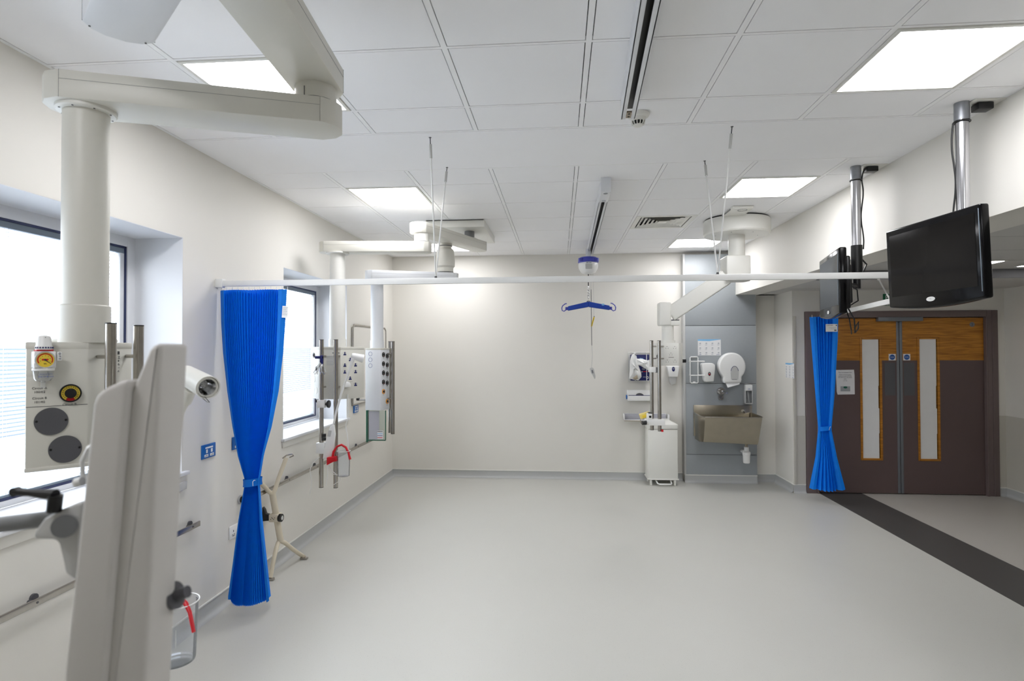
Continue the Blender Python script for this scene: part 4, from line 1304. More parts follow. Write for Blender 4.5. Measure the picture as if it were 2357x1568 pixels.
# ------------------------------------------------------------------ far pendant with socket box (station A)
YA = 4.90
al = Vector((ax(741, 575, YA)+.07, YA)); ar = Vector((-1.19, 4.98))
pa = thing('medical_pendant', 'far pendant by the second window, its box covered with blue socket outlets', 'medical pendant', (al.x, al.y, 1.3))
b = MB(); arm(b, (al.x, al.y-.0), (ar.x, ar.y), .17, 2.555, 2.645, over=.085); b.build('lower_arm', parent=pa)
b = mb('white'); b.cyl((ar.x, ar.y, 2.645), (ar.x, ar.y, 2.725), .064, 36); b.use('darkgrey').cyl((ar.x, ar.y, 2.648), (ar.x, ar.y, 2.652), .0655, 36); b.build('joint', parent=pa)
ue = Vector((-.83, 6.02))
b = MB(); arm(b, (ar.x-.01, ar.y+.02), (ue.x, ue.y-.12), .17, 2.725, 2.815, over=.10); b.build('upper_arm', parent=pa)
b = mb('midgrey'); b.cyl((-.90, 5.82, 2.815), (-.90, 5.82, 2.905), .05, 28); b.use('white').cyl((-.90, 5.82, 2.815), (-.90, 5.82, 2.835), .075, 28); b.build('upper_pivot', parent=pa)
b = mb('white'); b.bb(-1.30, -.72, 5.60, 6.50, 2.905, ZC-.0015, .004)
b.use('darkgrey').bb(-1.29, -.73, 5.595, 5.60, ZC-.01, ZC-.004)
b.build('ceiling_plate', parent=pa)
pc = Vector((ax(777, 650, YA), YA))
b = mb('white'); b.cyl((pc.x, pc.y, 1.80), (pc.x, pc.y, 2.555), .066, 40); b.build('column', parent=pa)
b = mb('white'); b.lathe([(0, -.014), (.09, -.014), (.098, -.008), (.098, 0), (0, 0)], (pc.x, pc.y, 2.555), 40); b.build('flange', parent=pa)
b = mb('white'); b.cyl((pc.x, pc.y, 1.725), (pc.x, pc.y, 1.81), .072, 40); b.build('column_sleeve', parent=pa)
def pt(px, Y): return Vector((ax(px, 850, Y), Y))
Q0, Q1, Q2, Q3, Q4 = pt(718, 4.93), pt(734, 4.80), pt(784, 4.80), pt(827, 4.93), pt(838, 4.99)
poly = [Q0, Q1, Q2, Q3, Q4, Q4+Vector((-.04, .09)), Q0+Vector((.04, .14)), Q0+Vector((-.005, .09))]
AZ0, AZ1 = 1.30, 1.735
b = mb('warmwhite'); b.prism([tuple(p) for p in poly], AZ0, AZ1, .003); bxa = b.build('supply_box', parent=pa)
ctr = sum(poly, Vector((0, 0)))/8
b = mb('warmwhite'); b.prism([tuple(ctr+(p-ctr)*1.012) for p in poly], AZ1-.015, AZ1+.008, .003)
b.build('box_lid', parent=pa)
FA = face_frame(Q2, Q3, 0); WA = (Q3-Q2).length
cols = {0: WA*.18, 1: WA*.50, 2: WA*.82}
for cidx, z in ((0, 1.685), (1, 1.635), (0, 1.588), (2, 1.588), (0, 1.53), (2, 1.53), (1, 1.475), (2, 1.42)):
    b = mb('navy', FA); socket_T(b, None, cols[cidx]*.9+.01, z, .026); b.build('socket_outlet', parent=bxa)
b = mb('ink', FA)
for k in range(3): b.bb(WA*.42+k*.014, WA*.42+k*.014+.006, -.001, 0, 1.443, 1.446)
b.build('lettering', parent=bxa)
b = mb('pwhite', FA); b.front([(WA*.14, 1.40), (WA*.46, 1.40), (WA*.46, 1.425), (WA*.38, 1.445), (WA*.22, 1.445), (WA*.14, 1.425)], -.03, 0, .004)
pl = b.build('plug', parent=pa)
FL = face_frame(Q0, Q1, 0); WL = (Q1-Q0).length
for u, z in ((.30, 1.672), (.70, 1.555)):
    b = MB(FL); gas(b, None, WL*u, z, .021); b.build('gas_outlet', parent=bxa)
for u, z in ((.32, 1.47), (.6, 1.37)):
    b = mb('white', FL); b.ring((WL*u, 0, z), .026, .030, .002).disc((WL*u, 0, z), .026, .001); b.build('blank_cover', parent=bxa)
FM = face_frame(Q1, Q2, 0); WM = (Q2-Q1).length
b = mb('palegrey_ink', FM)
for k in range(6): b.bb(WM*.35, WM*(.8-.1*(k % 2)), -.0008, 0, 1.66-k*.014, 1.663-k*.014)
b.use('ink').bb(WM*.62, WM*.95, -.0008, 0, 1.688, 1.694)
b.build('printed_notes', parent=bxa)
ra = [pt(740, 4.74), pt(773, 4.74)]
rails(pa, [tuple(p) for p in ra], .575, 1.80, .0185, [(p.x+.01, 4.80) for p in ra], (1.665, 1.405))
# clamps on the left rail
x, y = ra[0]
b = mb('pwhite'); b.bb(x-.035, x+.04, y-.03, y+.03, .855, .945, .004)
b.use('black').cyl((x+.04, y, .90), (x+.075, y, .90), .030, 20).cyl((x+.03, y-.02, .965), (x+.03, y-.02, .99), .018, 18).cyl((x+.03, y-.02, .995), (x+.03, y-.02, 1.02), .018, 18)
b.build('rail_clamp', parent=pa)
b = mb('pwhite'); b.bb(x-.03, x+.035, y-.025, y+.025, 1.235, 1.30, .004)
b.use('black').cyl((x+.035, y, 1.265), (x+.055, y, 1.265), .012, 16).cyl((x+.055, y, 1.265), (x+.07, y, 1.265), .032, 8).cyl((x-.045, y, 1.29), (x-.02, y, 1.29), .012, 12)
b.build('rail_clamp', parent=pa)
b = mb('chrome'); z = 1.655
b.use('navy').cyl((x-.045, y-.02, z), (x+.02, y-.02, z), .012, 14).box((x+.01, y-.02, z-.02), (.02, .03, .075), .004)
b.use('chrome')
for k in range(4):
    dx = (-.035, -.012, .02, .045)[k]; dy = (-.05, -.06, -.06, -.045)[k]
    b.tube([(x+.005, y-.03, z-.04), (x+.005+dx*.6, y+dy*.8, z-.07), (x+dx*1.3, y+dy, z-.125), (x+dx, y+dy, z-.14), (x+dx*.5, y+dy, z-.115), (x+.005+dx*.2, y+dy*.6, z-.05)], .0025, 6)
b.build('hook_cluster', parent=pa)

# lamp on that station
YL = 4.66
t = thing('examination_lamp', 'white spot lamp on a thin gooseneck in front of the socket box', 'lamp', at(745, 1060, 'Y', YL))
h0 = at(810, 819, 'Y', YL); h1 = at(836, 826, 'Y', YL+.04)
axv = (h1-h0).normalized(); Lm = T(*h0) @ axv.to_track_quat('Z', 'Y').to_matrix().to_4x4(); L_ = (h1-h0).length
b = mb('pwhite', Lm); b.lathe([(0, -.004), (.018, -.004), (.022, .0), (.026, .012), (.034, L_), (.031, L_), (0, L_-.03)], (0, 0, 0), 36); b.build('lamp_head', parent=t)
b = mb('white', Lm); b.ring((0, 0, 0), .012, .016, .002, 24, Matrix.Translation((0, 0, -.004)) @ Matrix.Rotation(math.pi/2, 4, 'X')); b.build('rear_cap', parent=t)
b = mb('pwhite'); g = [(813, 824), (801, 862), (786, 905), (775, 945), (768, 975)]
b.tube([at(x, y, 'Y', YL) for x, y in g], [.016, .009, .008, .008, .009], 12)
b.build('gooseneck', parent=t)
b = mb('pwhite')
poly = [pf(761, 982, YL), pf(769, 977, YL), pf(772, 1000, YL), pf(765, 1052, YL), pf(744, 1056, YL), pf(752, 1010, YL)]
b.front(poly, YL-.014, YL+.014, .004, 3)
b.use('lightgrey').front([pf(758, 990, YL), pf(765, 991, YL), pf(762, 1005, YL), pf(755, 1004, YL)], YL-.017, YL-.013)
b.build('handle_grip', parent=t)

# suction jug with red hose on that station
jt = beaker(ax(791, 1070, 4.66), 4.66, az(791, 1096, 4.66), .205, .052, 'clear jug in a red holder below the socket box', None, False)
b = mb('red'); Yj = 4.64
b.front([pf(755, 1052, Yj), pf(776, 1050, Yj), pf(777, 1061, Yj), pf(770, 1062, Yj), pf(755, 1070, Yj)], Yj-.03, Yj+.02, .003)
b.build('holder', parent=jt)
b = mb('red'); pz = [(766, 1052), (768, 1040), (776, 1028), (786, 1024), (796, 1030), (802, 1042), (806, 1058)]
b.tube([at(x, y, 'Y', Yj) for x, y in pz], [.011, .010, .009, .009, .009, .0085, .010], 12); b.build('red_tube', parent=jt)

# loose white leads by the station
t = thing('cable', 'thin white leads looping below the twin steel rails', 'cable', at(745, 1080, 'Y', 4.70))
b = mb('pwhite')
def lead(pp, Y, r=.003): b.tube(smooth_path([at(x, y, 'Y', Y) for x, y in pp]), r, 8)
lead([(736, 1052), (722, 1065), (714, 1082), (717, 1110), (713, 1138)], 4.72)
lead([(753, 1068), (754, 1090), (751, 1118)], 4.72, .0025)
lead([(758, 1070), (766, 1085), (776, 1094)], 4.68)
lead([(757, 1068), (765, 1090), (778, 1094), (783, 1105), (768, 1116)], 4.70, .0025)
b.build('lead', parent=t)
t2 = thing('cable', 'white mains lead hanging from the plug on the socket box', 'cable', at(800, 960, 'Y', 4.84))
b = mb('pwhite'); b.tube(smooth_path([at(x, y, 'Y', 4.84) for x, y in ((800, 908), (801, 940), (800, 965), (796, 982), (800, 1005), (802, 1042))]), .0042, 8)
b.build('lead', parent=t2)

# ------------------------------------------------------------------ far pendant with gas box (station B)
pbx = thing('medical_pendant', 'far pendant hanging on a tapered drop, its tall white box dotted with gas outlets', 'medical pendant', (-1.72, 5.3, 1.17))
bl, br = Vector((-1.70, 5.27)), Vector((-1.05, 5.52))
b = MB(); arm(b, bl, br, .17, 2.36, 2.445, 'bluewhite', over=.085); b.build('lower_arm', parent=pbx)
cc = (ax(1025, 600, 5.5), 5.5)
b = mb('warmwhite')
b.lathe([(0, 2.725), (.064, 2.725), (.066, 2.70), (.060, 2.695), (.060, 2.685), (.082, 2.665), (.092, 2.56), (.090, 2.51), (.076, 2.495), (.076, 2.448), (0, 2.448)], (cc[0], cc[1], 0), 40)
b.use('darkgrey').cyl((cc[0], cc[1], 2.449), (cc[0], cc[1], 2.455), .078, 36).cyl((cc[0], cc[1], 2.700), (cc[0], cc[1], 2.706), .068, 36)
b.build('tapered_drop', parent=pbx)
pcB = (ax(868, 700, 5.3), 5.3)
b = mb('bluewhite'); b.cyl((pcB[0], pcB[1], 1.79), (pcB[0], pcB[1], 2.36), .058, 40); b.build('column', parent=pbx)
b = mb('bluewhite'); b.cyl((pcB[0], pcB[1], 1.72), (pcB[0], pcB[1], 1.80), .063, 40); b.build('column_sleeve', parent=pbx)
S0, S1, S2, S3 = pt(843, 5.18), pt(873, 5.13), pt(892, 5.14), pt(906, 5.30)
# front face runs 843..878, side face 878..906
S0 = pt(841, 5.16); S1 = pt(876, 5.12); S3 = pt(896, 5.27)
poly = [S0, S1, S3, S3+Vector((-.02, .10)), S0+Vector((.06, .20)), S0+Vector((-.01, .14))]
b = mb('bluewhite'); b.prism([tuple(p) for p in poly], 1.172, 1.725, .003); bxb = b.build('supply_box', parent=pbx)
ctr = sum(poly, Vector((0, 0)))/6
b = mb('warmwhite'); b.prism([tuple(ctr+(p-ctr)*1.01) for p in poly], 1.715, 1.732, .002); b.build('box_lid', parent=pbx)
FB = face_frame(S0, S1, 0); WB = (S1-S0).length
for z in (1.680, 1.627, 1.574): mb('inkblue', FB).ring((WB*.33, 0, z), .017, .0195, .001).build('blank_outlet', parent=bxb)
FS = face_frame(S1, S3, 0); WS = (S3-S1).length
GO = [(.30, z, 'black') for z in (1.672, 1.590, 1.508, 1.425)] + [(.74, z-.012, 'black') for z in (1.672, 1.590, 1.508, 1.425)] + [(.30, 1.34, 'orange'), (.74, 1.245, 'orange')]
for u, z, k_ in GO:
    b = MB(FS); gas(b, None, WS*u, z, .022, k_); b.build('gas_outlet', parent=bxb)
rb = [Vector((ax(898, 850, 5.30), 5.30)), Vector((ax(904, 850, 5.22), 5.22))]
rails(pbx, [tuple(p) for p in rb], .955, 1.79, .018, [(rb[0].x-.04, rb[0].y), (rb[1].x-.05, rb[1].y+.02)], (1.68, 1.27))
b = mb('chrome'); b.cyl((S0.x-.07, S0.y+.03, 1.262), (S0.x, S0.y+.03, 1.262), .009, 14); b.use('black').cyl((S0.x-.09, S0.y+.03, 1.268), (S0.x-.065, S0.y+.03, 1.268), .014, 14)
b.build('side_knob', parent=pbx)
# clear chart holder below the box
t = thing('chart_holder', 'clear chart holder with green edges under the gas outlet box', 'chart holder', (S0.x+.05, 5.2, .93))
x0, x1 = ax(845, 970, 5.16), ax(888, 970, 5.16)
b = mb('clearsheet'); b.bb(x0, x1, 5.155, 5.160, .905, 1.170); b.build('clear_sheet', parent=t)
b = mb('green'); b.bb(x0-.006, x0+.006, 5.15, 5.20, .882, 1.17, .001).bb(x1-.004, x1+.002, 5.152, 5.165, .905, 1.17, .001).bb(x0, x1, 5.152, 5.165, .898, .906, .001)
b.build('edge', parent=t)
b = mb('hazepaper'); b.bb(x0+.02, x0+.115, 5.150, 5.153, .91, 1.165); b.build('card', parent=t)
b = mb('paper', T(x1-.055, 5.147, .95)); b.bb(-.018, .035, -.001, 0, -.035, .04)
for k, key in enumerate(('red', 'inkblue', 'sky_band', 'ink')): b.use(key).bb(-.018, .03, -.002, -.001, -.025+k*.018, -.020+k*.018)
b.build('index_tabs', parent=t)

# ------------------------------------------------------------------ right pendant with drum mount
Y5 = 5.85
dc = Vector((at(1695, 525, 'Y', Y5).x, Y5))
pr = thing('medical_pendant', 'right-hand pendant with a drum-shaped ceiling cover and sloping spring arm', 'medical pendant', (dc.x, dc.y, 1.55))
b = mb('white'); b.lathe([(0, 2.965), (.306, 2.965), (.31, 2.955), (.31, 2.835), (.30, 2.822), (0, 2.822)], (dc.x, dc.y, 0), 72)
b.use('darkgrey')
for k in range(6): b.cyl((dc.x+.2*math.cos(k*1.05), dc.y+.2*math.sin(k*1.05), 2.8205), (dc.x+.2*math.cos(k*1.05), dc.y+.2*math.sin(k*1.05), 2.822), .005, 10)
b.use('black').cyl((dc.x, dc.y, 2.965), (dc.x, dc.y, ZC-.001), .295, 48)
b.build('ceiling_drum', parent=pr)
b = mb('white'); b.cyl((dc.x, dc.y, 2.55), (dc.x, dc.y, 2.825), .078, 40); b.build('drop_tube', parent=pr)
zt, zbm = az(1692, 592, Y5), az(1692, 648, Y5)
b = mb('white'); b.prism([(dc.x-.128, dc.y-.12), (dc.x+.02, dc.y-.13), (dc.x+.10, dc.y-.10), (dc.x+.128, dc.y), (dc.x+.10, dc.y+.1), (dc.x-.128, dc.y+.12)], zbm, zt, .010, 3)
b.build('swivel_block', parent=pr)
# sloping spring arm
YE = 5.95
e0 = at(1672, 637, 'Y', Y5); e1 = at(1542, 724, 'Y', YE)
dv = e1-e0; L = dv.length
xa = dv.normalized(); ya = Vector((-xa.y, xa.x, 0)).normalized(); za = xa.cross(ya)
A_ = Matrix(((xa.x, ya.x, za.x, e0.x), (xa.y, ya.y, za.y, e0.y), (xa.z, ya.z, za.z, e0.z), (0, 0, 0, 1)))
b = mb('white', A_); b.bb(0, L, -.062, .062, -.078, .074, .014, 3); b.build('spring_arm', parent=pr)
x0, x1 = ax(1515, 720, YE), ax(1560, 720, YE)
b = mb('white'); b.bb(x0, x0+.115, YE-.075, YE+.075, az(1530, 750, YE), az(1530, 697, YE), .014, 3)
b.bb(x0+.09, x1+.01, YE-.062, YE+.062, az(1530, 750, YE), az(1530, 739, YE), .006).build('elbow', parent=pr)
b = mb('darkgrey'); b.bb(x0+.113, x1+.005, YE-.05, YE+.05, az(1530, 739, YE), az(1530, 736.5, YE), .001).build('elbow_gap', parent=pr)
cxr = ax(1537, 770, YE)
b = mb('white'); b.cyl((cxr, YE, az(1537, 790, YE)), (cxr, YE, az(1537, 750, YE)+.01), .058, 36).cyl((cxr, YE, az(1537, 790, YE)), (cxr, YE, az(1537, 784, YE)), .072, 36); b.build('column', parent=pr)
U0_, U1_, U2_, U3_ = pt(1508, 5.93), pt(1526, 5.85), pt(1563, 5.85), pt(1571, 5.93)
poly = [U0_, U1_, U2_, U3_, U3_+Vector((0, .12)), U0_+Vector((0, .12))]
zb0, zb1 = az(1545, 842, 5.85), az(1545, 790, 5.85)
b = mb('white'); b.prism([tuple(p) for p in poly], zb0, zb1, .003); bxr = b.build('supply_box', parent=pr)
FR = face_frame(U1_, U2_, 0); WR = (U2_-U1_).length
for u, z in ((.26, .80), (.74, .80), (.5, .51), (.27, .2), (.75, .2)):
    uu = WR*u; zz = zb0+(zb1-zb0)*z; b = mb('ink', FR)
    b.disc((uu, 0, zz+.011), .0035, .001, 8).disc((uu-.011, 0, zz-.008), .003, .001, 8).disc((uu+.011, 0, zz-.008), .003, .001, 8)
    b.use('palegrey_ink').disc((uu-.016, 0, zz+.005), .0025, .001, 8).disc((uu+.016, 0, zz+.005), .0025, .001, 8); b.build('socket_outlet', parent=bxr)
b = mb('ink', FR); b.bb(WR*.36, WR*.68, -.001, 0, zb0+(zb1-zb0)*.36, zb0+(zb1-zb0)*.36+.004)
b.build('lettering', parent=bxr)
b = mb('black', face_frame(U0_, U1_, 0)); b.disc((.035, 0, zb0+.09), .013, .004, 20, rz=.02); b.build('side_outlet', parent=bxr)
b = mb('black'); q = at(1575, 831, 'Y', 5.95); b.box((q.x, 5.95, q.z), (.035, .03, .035), .005); b.use('white').box((q.x-.03, 5.95, q.z), (.03, .015, .015)); b.build('side_plug', parent=pr)
rr = [Vector((ax(1500, 850, 5.80), 5.80)), Vector((ax(1517.5, 850, 5.76), 5.76))]
for (x, y), ztop, zbt in ((rr[0], az(1500, 785, 5.8), az(1500, 989, 5.8)), (rr[1], az(1517, 785, 5.76), az(1517, 992, 5.76))):
    b = mb('steel'); b.cyl((x, y, zbt), (x, y, ztop), .0175, 28)
    b.use('black').cyl((x, y, ztop), (x, y, ztop+.004), .018, 28).cyl((x, y, zbt-.004), (x, y, zbt), .018, 28)
    for z in (zb0+.19, zb0+.07): b.use('steel').cyl((x, y, z), (x+.055, y+.09, z), .008, 14)
    b.build('rail_tube', parent=pr)
b = mb('pwhite'); zc3 = az(1508, 971, 5.78)
b.bb(rr[0].x-.07, rr[1].x+.045, 5.72, 5.82, zc3-.03, zc3+.028, .006)
b.bb(rr[0].x-.055, rr[0].x-.01, 5.72, 5.80, zc3+.02, zc3+.085, .005)
b.use('black').disc((rr[0].x-.03, 5.72, zc3+.055), .011, .006, 16).cyl((rr[0].x-.07, 5.70, zc3+.0), (rr[0].x-.11, 5.69, zc3+.0), .022, 8).bb(rr[0].x-.045, rr[0].x-.005, 5.73, 5.79, zc3+.088, zc3+.093)
b.build('rail_clamp', parent=pr)
b = mb('pwhite'); b.bb(rr[0].x-.03, rr[0].x+.035, 5.765, 5.83, az(1500, 857, 5.8), az(1500, 847, 5.8)+.01, .004)
b.use('midgrey').bb(rr[0].x+.035, rr[0].x+.07, 5.77, 5.82, az(1500, 858, 5.8), az(1500, 848, 5.8)+.01, .004)
b.build('rail_clamp', parent=pr)
b = mb('steel'); pts = [at(x, y, 'Y', 5.72) for x, y in ((1493, 977), (1480, 977), (1475, 974), (1474, 966))]
b.tube(smooth_path(pts), .003, 8); b.build('wire_hook', parent=pr)
b = mb('red'); b.box((rr[1].x+.022, 5.74, az(1517, 992, 5.76)+.004), (.02, .006, .022), 0, Mx=None); b.build('red_tag', parent=pr)

# ceiling detector beyond the drum
p = at(1712, 474, 'Z', ZC)
t = thing('ceiling_sensor', 'small flat white sensor fitting on the ceiling above the drum mount', 'sensor', (p.x, p.y, ZC))
b = mb('white'); b.bb(p.x-.10, p.x+.08, p.y-.02, p.y+.42, ZC-.028, ZC-.001, .004); b.build('housing', parent=t)
b = mb('midgrey'); b.ring((0, 0, 0), .035, .042, .002, 32, T(p.x, p.y+.04, ZC-.028) @ Matrix.Rotation(math.pi/2, 4, 'X')).bb(p.x-.102, p.x-.10, p.y+.05, p.y+.4, ZC-.024, ZC-.010); b.build('lens', parent=t)

# ------------------------------------------------------------------ end wall fittings
YW = YB
def fx(px, py=850): return ax(px, py, YW-.06)
def fz(px, py): return az(px, py, YW-.06)
# wire rack
t = thing('wire_rack', 'white wire rack on the end wall holding boxes and plastic bags', 'rack', (fx(1472), YW, fz(1472, 878)))
x0, x1, z0, z1 = fx(1448), fx(1497), fz(1470, 877), fz(1470, 812)
b = mb('pwhite')
b.tube([(x0, YW-.10, z0), (x1, YW-.10, z0), (x1, YW-.10, z1), (x0, YW-.10, z1)], .004, 8, closed=True)
b.tube([(x0, YW-.003, z0), (x1, YW-.003, z0), (x1, YW-.003, z1), (x0, YW-.003, z1)], .004, 8, closed=True)
for x_, z_ in ((x0, z0), (x1, z0), (x1, z1), (x0, z1)): b.tube([(x_, YW-.003, z_), (x_, YW-.10, z_)], .004, 8)
for f_ in (.27, .80): b.tube([(x0+(x1-x0)*f_, YW-.104, z0), (x0+(x1-x0)*f_, YW-.104, z1)], .0045, 8)
b.build('wire_frame', parent=t)
t = thing('glove_box', 'navy box with a light blue glove picture in the wire rack', 'box', (x0+.15, YW-.05, z0))
b = mb('navy'); b.bb(x0+.02, x1-.02, YW-.092, YW-.01, z0+.006, z1-.025, .002); b.build('carton', parent=t)
b = mb('sky_band'); Fk = T(x0+.02, YW-.0925, z0)
w_ = x1-x0-.04
b.front([(w_*.42, .27), (w_*.50, .30), (w_*.66, .295), (w_*.78, .255), (w_*.76, .235), (w_*.66, .24), (w_*.55, .25), (w_*.42, .245)], -.001, 0, Mx=Fk)
b.use('red').bb(w_*.66, w_*.97, -.001, 0, .118, .128, 0, 1, Fk)
b.use('paper').bb(w_*.58, w_*.63, -.001, 0, .114, .126, 0, 1, Fk).bb(w_*.62, w_*.78, -.001, 0, .150, .155, 0, 1, Fk).bb(w_*.62, w_*.82, -.001, 0, .165, .169, 0, 1, Fk).bb(w_*.66, w_*.82, -.001, 0, .05, .054, 0, 1, Fk)
b.ring((w_*.90, 0, .045), .010, .016, .001, 20, Fk)
b.build('printing', parent=t)
t = thing('plastic_bag', 'crumpled white plastic bag roll spilling over the wire rack', 'bag', (x0+.06, YW-.14, z0+.1))
random.seed(3)
b = mb('pwhite')
def blob(bq, poly, y, dep, n=26):
    """crumpled bag: bulging outline with folds"""
    cx_ = sum(p[0] for p in poly)/len(poly); cz_ = sum(p[1] for p in poly)/len(poly)
    rows = []
    for k in range(6):
        f_ = k/5.0; row = []
        for i in range(len(poly)+1):
            p_ = poly[i % len(poly)]
            yy = y-dep*math.sqrt(max(0, 1-f_*f_))*(0.8+.35*math.sin(i*2.3+k*1.1))
            row.append((cx_+(p_[0]-cx_)*f_, yy, cz_+(p_[1]-cz_)*f_))
        rows.append(row)
    bq.grid(rows)
def PX(l, y=YW-.13): return [(ax(px, py, y), az(px, py, y)) for px, py in l]
blob(b, PX([(1450, 832), (1454, 818), (1462, 812), (1466, 822), (1468, 836), (1470, 842), (1476, 858), (1477, 868), (1470, 876), (1458, 874), (1448, 872), (1450, 852)]), YW-.115, .05)
blob(b, PX([(1462, 826), (1478, 826), (1490, 830), (1497, 828), (1500, 840), (1498, 856), (1488, 850), (1474, 842), (1464, 840)]), YW-.112, .035)
b.use('midgrey').tube([(ax(1461, 815, 7.66), 7.66, az(1461, 815, 7.66)), (ax(1464, 818, 7.66), 7.655, az(1464, 818, 7.66))], .006, 8)
b.use('tan'); blob(b, PX([(1456, 871), (1467, 863), (1469, 872), (1463, 875)], YW-.18), YW-.165, .012)
b.build('bag_folds', parent=t)

# couch roll dispenser
x0, x1, z0, z1 = fx(1443), fx(1500), fz(1470, 922), fz(1470, 898)
t = thing('paper_roll_dispenser', 'white paper roll dispenser with a blue end knob on the end wall', 'dispenser', (x0+.15, YW, z0))
b = mb('pwhite'); b.bb(x0, x1, YW-.13, YW, z0, z0+(z1-z0)*.52, .006, 3).bb(x0, x1, YW-.06, YW, z0, z1, .004); b.build('cabinet', parent=t)
b = mb('hazepaper'); b.use('darkgrey').cyl((x0+.015, YW-.10, z0+.068), (x1-.015, YW-.10, z0+.068), .004, 10)
b.front([(x0+.16+.05*math.cos(a), z0+.062+.035*math.sin(a)) for a in [i*math.pi/12 for i in range(13)]], YW-.105, YW-.06)
b.use('navy').bb(x0+.01, x1, YW-.131, YW-.128, z0+(z1-z0)*.50, z0+(z1-z0)*.55)
b.build('paper_roll', parent=t)
mb('blue').cyl((x0-.014, YW-.07, z0+.045), (x0, YW-.07, z0+.045), .028, 24).build('end_knob', parent=t)

# shelf tray
x0, x1, z0, z1 = ax(1437, 965, 7.62), ax(1541, 960, 7.62), az(1480, 970, 7.62), az(1480, 955, 7.62)
t = thing('wall_tray', 'shallow pale tray with a red-brown front edge fixed above the white bin', 'tray', (x0+.25, 7.7, z0))
b = mb('pwhite'); b.bb(x0, x1, 7.62, YB, z0, z0+.008, .002).bb(x0, x0+.006, 7.62, YB, z0, z1, .002).bb(x1-.006, x1, 7.62, YB, z0, z1, .002).bb(x0, x1, YB-.01, YB, z0, z1, .002).use('hazepaper').bb(x0+.02, x1-.02, 7.75, 7.785, z0+.008, z1-.004, .002)
b.build('tray_body', parent=t)
mb('tan').bb(x0-.002, x0+.24, 7.612, 7.62, z0, z0+.010, .002).build('front_edge', parent=t)
t = thing('glove_carton', 'small pale yellow packet held beside the twin steel rails', 'packet', at(1485, 955, 'Y', 5.86))
q = at(1484, 956, 'Y', 5.86)
b = mb('paleyellow', T(q.x, 5.86, q.z) @ Matrix.Rotation(-.30, 4, 'Y')); b.box((0, .0, 0), (.10, .05, .05), .005)
b.use('yellow').box((.0, -.001, -.005), (.06, .05, .03), .002); b.build('packet', parent=t)

# wall dispenser under the supply box
t = thing('soap_dispenser', 'white wall dispenser with a dark blue oval badge left of the grey panel', 'dispenser', (fx(1548), YW, fz(1548, 888)))
y_ = YW-.005
def poly_px(l, Y): return [(ax(px, py, Y), az(px, py, Y)) for px, py in l]
b = mb('pwhite'); b.front(poly_px([(1535, 843), (1564, 843), (1560, 868), (1541, 868)], YW-.1), YW-.11, YW, .008, 3); b.build('cover', parent=t)
b = mb('lightgrey'); b.front(poly_px([(1541, 868), (1558, 868), (1556, 884), (1546, 887), (1543, 882)], YW-.09), YW-.09, YW, .006, 3); b.build('drip_guard', parent=t)
b = mb('navy'); cxx, czz = ax(1550, 850, 7.69), az(1550, 850, 7.69); b.disc((cxx, 7.69, czz), .019, .003, 24, rz=.031)
b.use('paper').ring((cxx, 7.687, czz+.006), .007, .009, .001, 16); b.build('badge', parent=t)

# pedal bin
bx0, bx1 = 1.105, 1.470; by0, by1 = 7.47, 7.755
t = thing('pedal_bin', 'tall square white pedal bin standing at the end wall', 'bin', ((bx0+bx1)/2, (by0+by1)/2, 0))
ztop = az(1520, 965, by0)
b = mb('white'); b.bb(bx0, bx1, by0, by1, .075, ztop-.13, .006); b.build('body', parent=t)
b = mb('white'); b.bb(bx0-.005, bx1+.005, by0-.005, by1+.005, ztop-.125, ztop-.065, .008, 3)
b.prism([(bx0, by0), (bx1, by0), (bx1, by1), (bx0, by1)], ztop-.067, ztop-.02, .01, 3, top=[(bx0+.09, by0+.07), (bx1-.09, by0+.07), (bx1-.09, by1-.02), (bx0+.09, by1-.02)])
b.build('lid', parent=t)
for x_, y_ in ((bx0+.035, by0+.03), (bx1-.035, by0+.03), (bx0+.035, by1-.03), (bx1-.035, by1-.03)):
    mb('white').bb(x_-.014, x_+.014, y_-.014, y_+.014, 0, .078, .003).build('leg', parent=t)
b = mb('pwhite'); b.tube([(bx0+.10, by0+.05, .06), (bx0+.11, by0-.04, .035), (bx0+.13, by0-.055, .032), (bx1-.10, by0-.055, .032), (bx1-.085, by0-.04, .035), (bx1-.08, by0+.05, .06)], .009, 10)
b.build('pedal', parent=t)
b = mb('white'); b.bb(bx0-.008, bx1+.012, by0-.004, by1, .072, .088, .003); b.build('base_plate', parent=t)

# ------------------------------------------------------------------ items on the grey panel
YP = 7.678
def poster(name, label, x0, x1, z0, z1, F_, cat='poster', rows=3, cols_=4):
    t = thing(name, label, cat, F_ @ Vector(((x0+x1)/2, 0, z0)))
    b = mb('paper', F_); b.bb(x0, x1, -.0015, 0, z0, z1); b.build('sheet', parent=t)
    b = mb('sky_band', F_); w_, h_ = x1-x0, z1-z0
    b.front([(x0, z1-h_*.10), (x0+w_*.5, z1-h_*.12), (x1, z1-h_*.02), (x1, z1), (x0, z1)], -.0022, -.0015); b.build('blue_band', parent=t)
    b = mb('palegrey_ink', F_)
    for r in range(rows):
        for c_ in range(cols_):
            u = x0+w_*(.10+.8*c_/(cols_-1) if cols_ > 1 else .5); z = z1-h_*(.27+.58*r/(rows-1))
            b.front([(u-.014, z), (u-.006, z+.010), (u+.006, z+.012), (u+.014, z+.003), (u+.004, z-.006)], -.0021, -.0015)
            b.bb(u-.016, u+.014, -.0021, -.0015, z-.016, z-.013).bb(u-.016, u+.008, -.0021, -.0015, z-.022, z-.019)
    b.use('inkblue').bb(x0+w_*.08, x0+w_*.14, -.0021, -.0015, z0+.008, z0+.014).bb(x1-w_*.2, x1-w_*.06, -.0021, -.0015, z0+.008, z0+.012)
    b.build('printed_steps', parent=t)
Fp = T(0, YP, 0)
